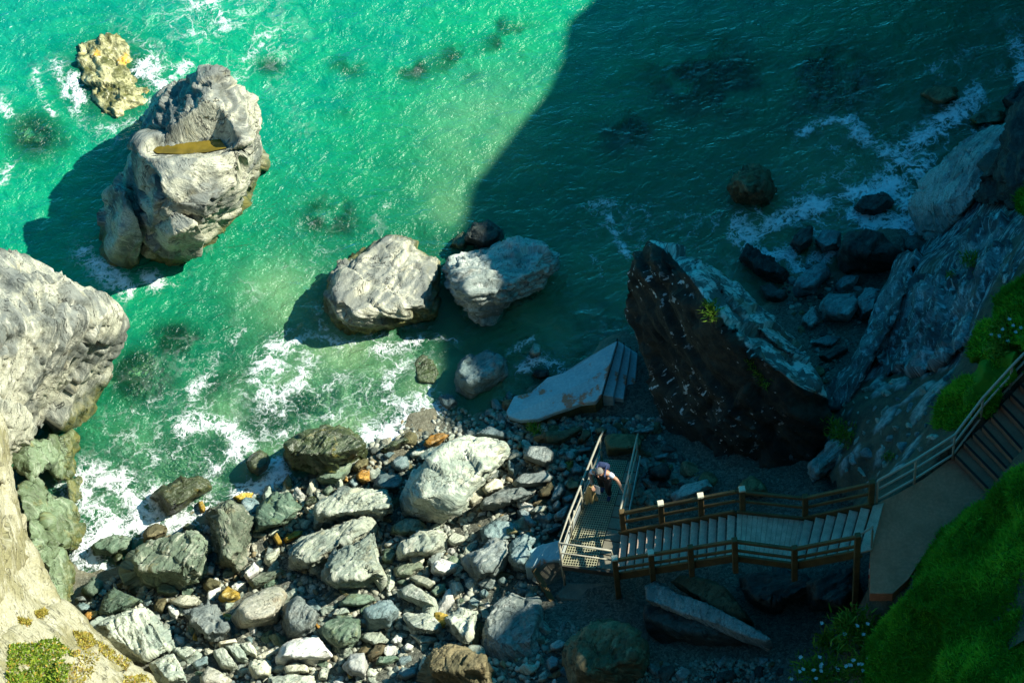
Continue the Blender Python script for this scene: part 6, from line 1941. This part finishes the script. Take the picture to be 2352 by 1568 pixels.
def fingers(wi, d, sd, dn):
    w = bv[wi]
    base = Vector(w[:3])
    d, sd, dn = Vector(d).normalized(), Vector(sd).normalized(), Vector(dn).normalized()
    for k, ln in enumerate((.062, .075, .07, .055)):
        o_ = base + sd * (.033 - .022 * k) + d * .03
        i = len(bv)
        p1 = o_ + d * ln * .55 + dn * .008
        p2 = o_ + d * ln * .95 + dn * .035
        bv.extend([(*o_, .0115), (*p1, .0095), (*p2, .008)])
        be.extend([(wi, i), (i, i + 1), (i + 1, i + 2)])
    i = len(bv)
    p1 = base + sd * .045 + d * .012
    p2 = base + sd * .062 + d * .045 + dn * .012
    bv.extend([(*p1, .0115), (*p2, .009)])
    be.extend([(wi, i), (i, i + 1)])
fingers(18, (.7, .6, -.2), (-.6, .7, 0), (0, 0, -1))
fingers(22, (.5, .8, 0), (.8, -.5, 0), (0, 0, -1))
person = skinned('person', bv, be, M['skin'], None)
tag(person, 'grey haired person in black top climbing the gangway holding a tan jacket', 'person')
skinned('shirt', [(0, .0, .90, .14), (0, .07, 1.12, .142), (0, .17, 1.33, .155), (0, .23, 1.43, .085), (.15, .19, 1.38, .085), (-.15, .19, 1.38, .085)], [(0, 1), (1, 2), (2, 3), (2, 4), (2, 5)], M['black'], person)
skinned('sleeve', [(.17, .2, 1.40, .078), (.25, .21, 1.36, .074), (.315, .225, 1.295, .066)], [(0, 1), (1, 2)], M['sleeve'], person)
skinned('sleeve', [(-.17, .2, 1.40, .078), (-.22, .185, 1.33, .074), (-.255, .165, 1.26, .066)], [(0, 1), (1, 2)], M['sleeve'], person)
skinned('trousers', [(0, 0, .93, .135), (.10, .01, .86, .108), (.115, .17, .53, .08), (.115, .09, .2, .062), (-.10, -.01, .86, .108), (-.11, .0, .48, .078), (-.11, -.18, .1, .062)], [(0, 1), (1, 2), (2, 3), (0, 4), (4, 5), (5, 6)], M['black'], person)
for sx_, ya, za in ((.115, .09, .10), (-.11, -.18, .0)):
    skinned('shoe', [(sx_, ya - .03, za + .05, .052), (sx_, ya + .08, za + .045, .05), (sx_, ya + .17, za + .035, .04)], [(0, 1), (1, 2)], M['navy'], person)
# face and hair
hd = Vector((0, .365, 1.66))
def ball(name, c, r, mat, parent, sc=(1, 1, 1), cut=None, bumpy=0):
    V, F = ico(4)
    v = V * np.array(sc) * r
    if bumpy:
        v = v * (1 + bumpy * fbm(V * 4, 3, 77)[:, None])
    if cut:
        k = cut(V)
        F = F[k[F].all(1)]
    R_ = np.array([lft[:], fwd[:], UP[:]])
    me = mesh_from(name, v @ R_, F, True)
    o = obj(name, me, mat, parent)
    o.location = L(*c) - foot
    return o
ball('hair', (0, .345, 1.665), .108, M['hair'], person, (.92, 1.08, 1.0), lambda V: (V[:, 2] > -.05 + .75 * np.maximum(V[:, 1], 0)) | (V[:, 1] < -.35), .10)
for sx_ in (.032, -.032):
    ball('eye', (sx_, .440, 1.655), .011, M['black'], person)
    ball('ear', (sx_ * 2.75, .345, 1.635), .024, M['skin'], person, (.4, .8, 1.2))
ball('nose', (0, .452, 1.63), .017, M['skin'], person, (.8, 1.1, 1.3))
ball('mouth', (0, .436, 1.595), .02, simple_mat('lips', (.4, .15, .12), (.35, .12, .1), 8), person, (1.1, .4, .3))
# bag, jacket, paper: held or worn, so things of their own
V, F = ico(4)
v = np.sign(V) * np.abs(V) ** .6 * np.array([.15, .09, .20])
v = v * (1 + .05 * fbm(V * 3, 3, 5)[:, None])
tl = Matrix.Rotation(-.42, 3, 'X')
v = v @ np.array(tl).T
R_ = np.array([lft[:], fwd[:], UP[:]])
pk = obj('backpack', mesh_from('bag', v @ R_, F, True), M['navy'], None, L(0, -.02, 1.33))
tag(pk, 'navy backpack on the back of the person on the gangway', 'backpack')
for sx_ in (.1, -.1):
    m = MB(L(0, -.02, 1.33))
    m.tube([L(sx_, .0, 1.48), L(sx_ * 1.1, .16, 1.52), L(sx_ * 1.1, .30, 1.44), L(sx_ * 1.2, .28, 1.25), L(sx_ * 1.3, .12, 1.15)], .022)
    st = m.build('strap', M['navy'], None, smooth=True)
    st.parent = pk
    st.location = (0, 0, 0)
us, vs2 = np.linspace(0, 1, 40), np.linspace(0, 1, 34)
U_, W_, F = sheet(us, vs2)
ang = U_ * 6.2832
fold = 1 + .28 * np.sin(ang * 6 + 2 * W_) * W_ + .12 * np.sin(ang * 11 + 1) * W_
rr = (.045 + .075 * W_ ** .7) * fold
jx = -.22 + rr * np.cos(ang) * 1.25 - .03 * W_
jy = .43 + rr * np.sin(ang) * .9 + .05 * W_
jz = 1.10 - .62 * W_ + .05 * np.sin(ang * 2) * W_
J = np.array([L(a, b, c)[:] for a, b, c in zip(jx, jy, jz)])
jk = obj('jacket', mesh_from('jacket', J - np.array(L(-.22, .43, .8)), F, True), M['jacket'], None, L(-.22, .43, .8))
sm = jk.modifiers.new('thick', 'SOLIDIFY'); sm.thickness = .012
tag(jk, 'tan jacket hanging from the right hand of the person', 'jacket')
m = MB(L(-.06, .47, 1.0))
m.hexa([L(-.13, .46, .84), L(.02, .50, .86), L(.02, .504, .864), L(-.13, .464, .844)], [L(-.14, .40, 1.10), L(.0, .44, 1.12), L(.0, .444, 1.124), L(-.14, .404, 1.104)])
pp = m.build('paper', M['paper'])
tag(pp, 'folded white paper carried with the tan jacket', 'paper')
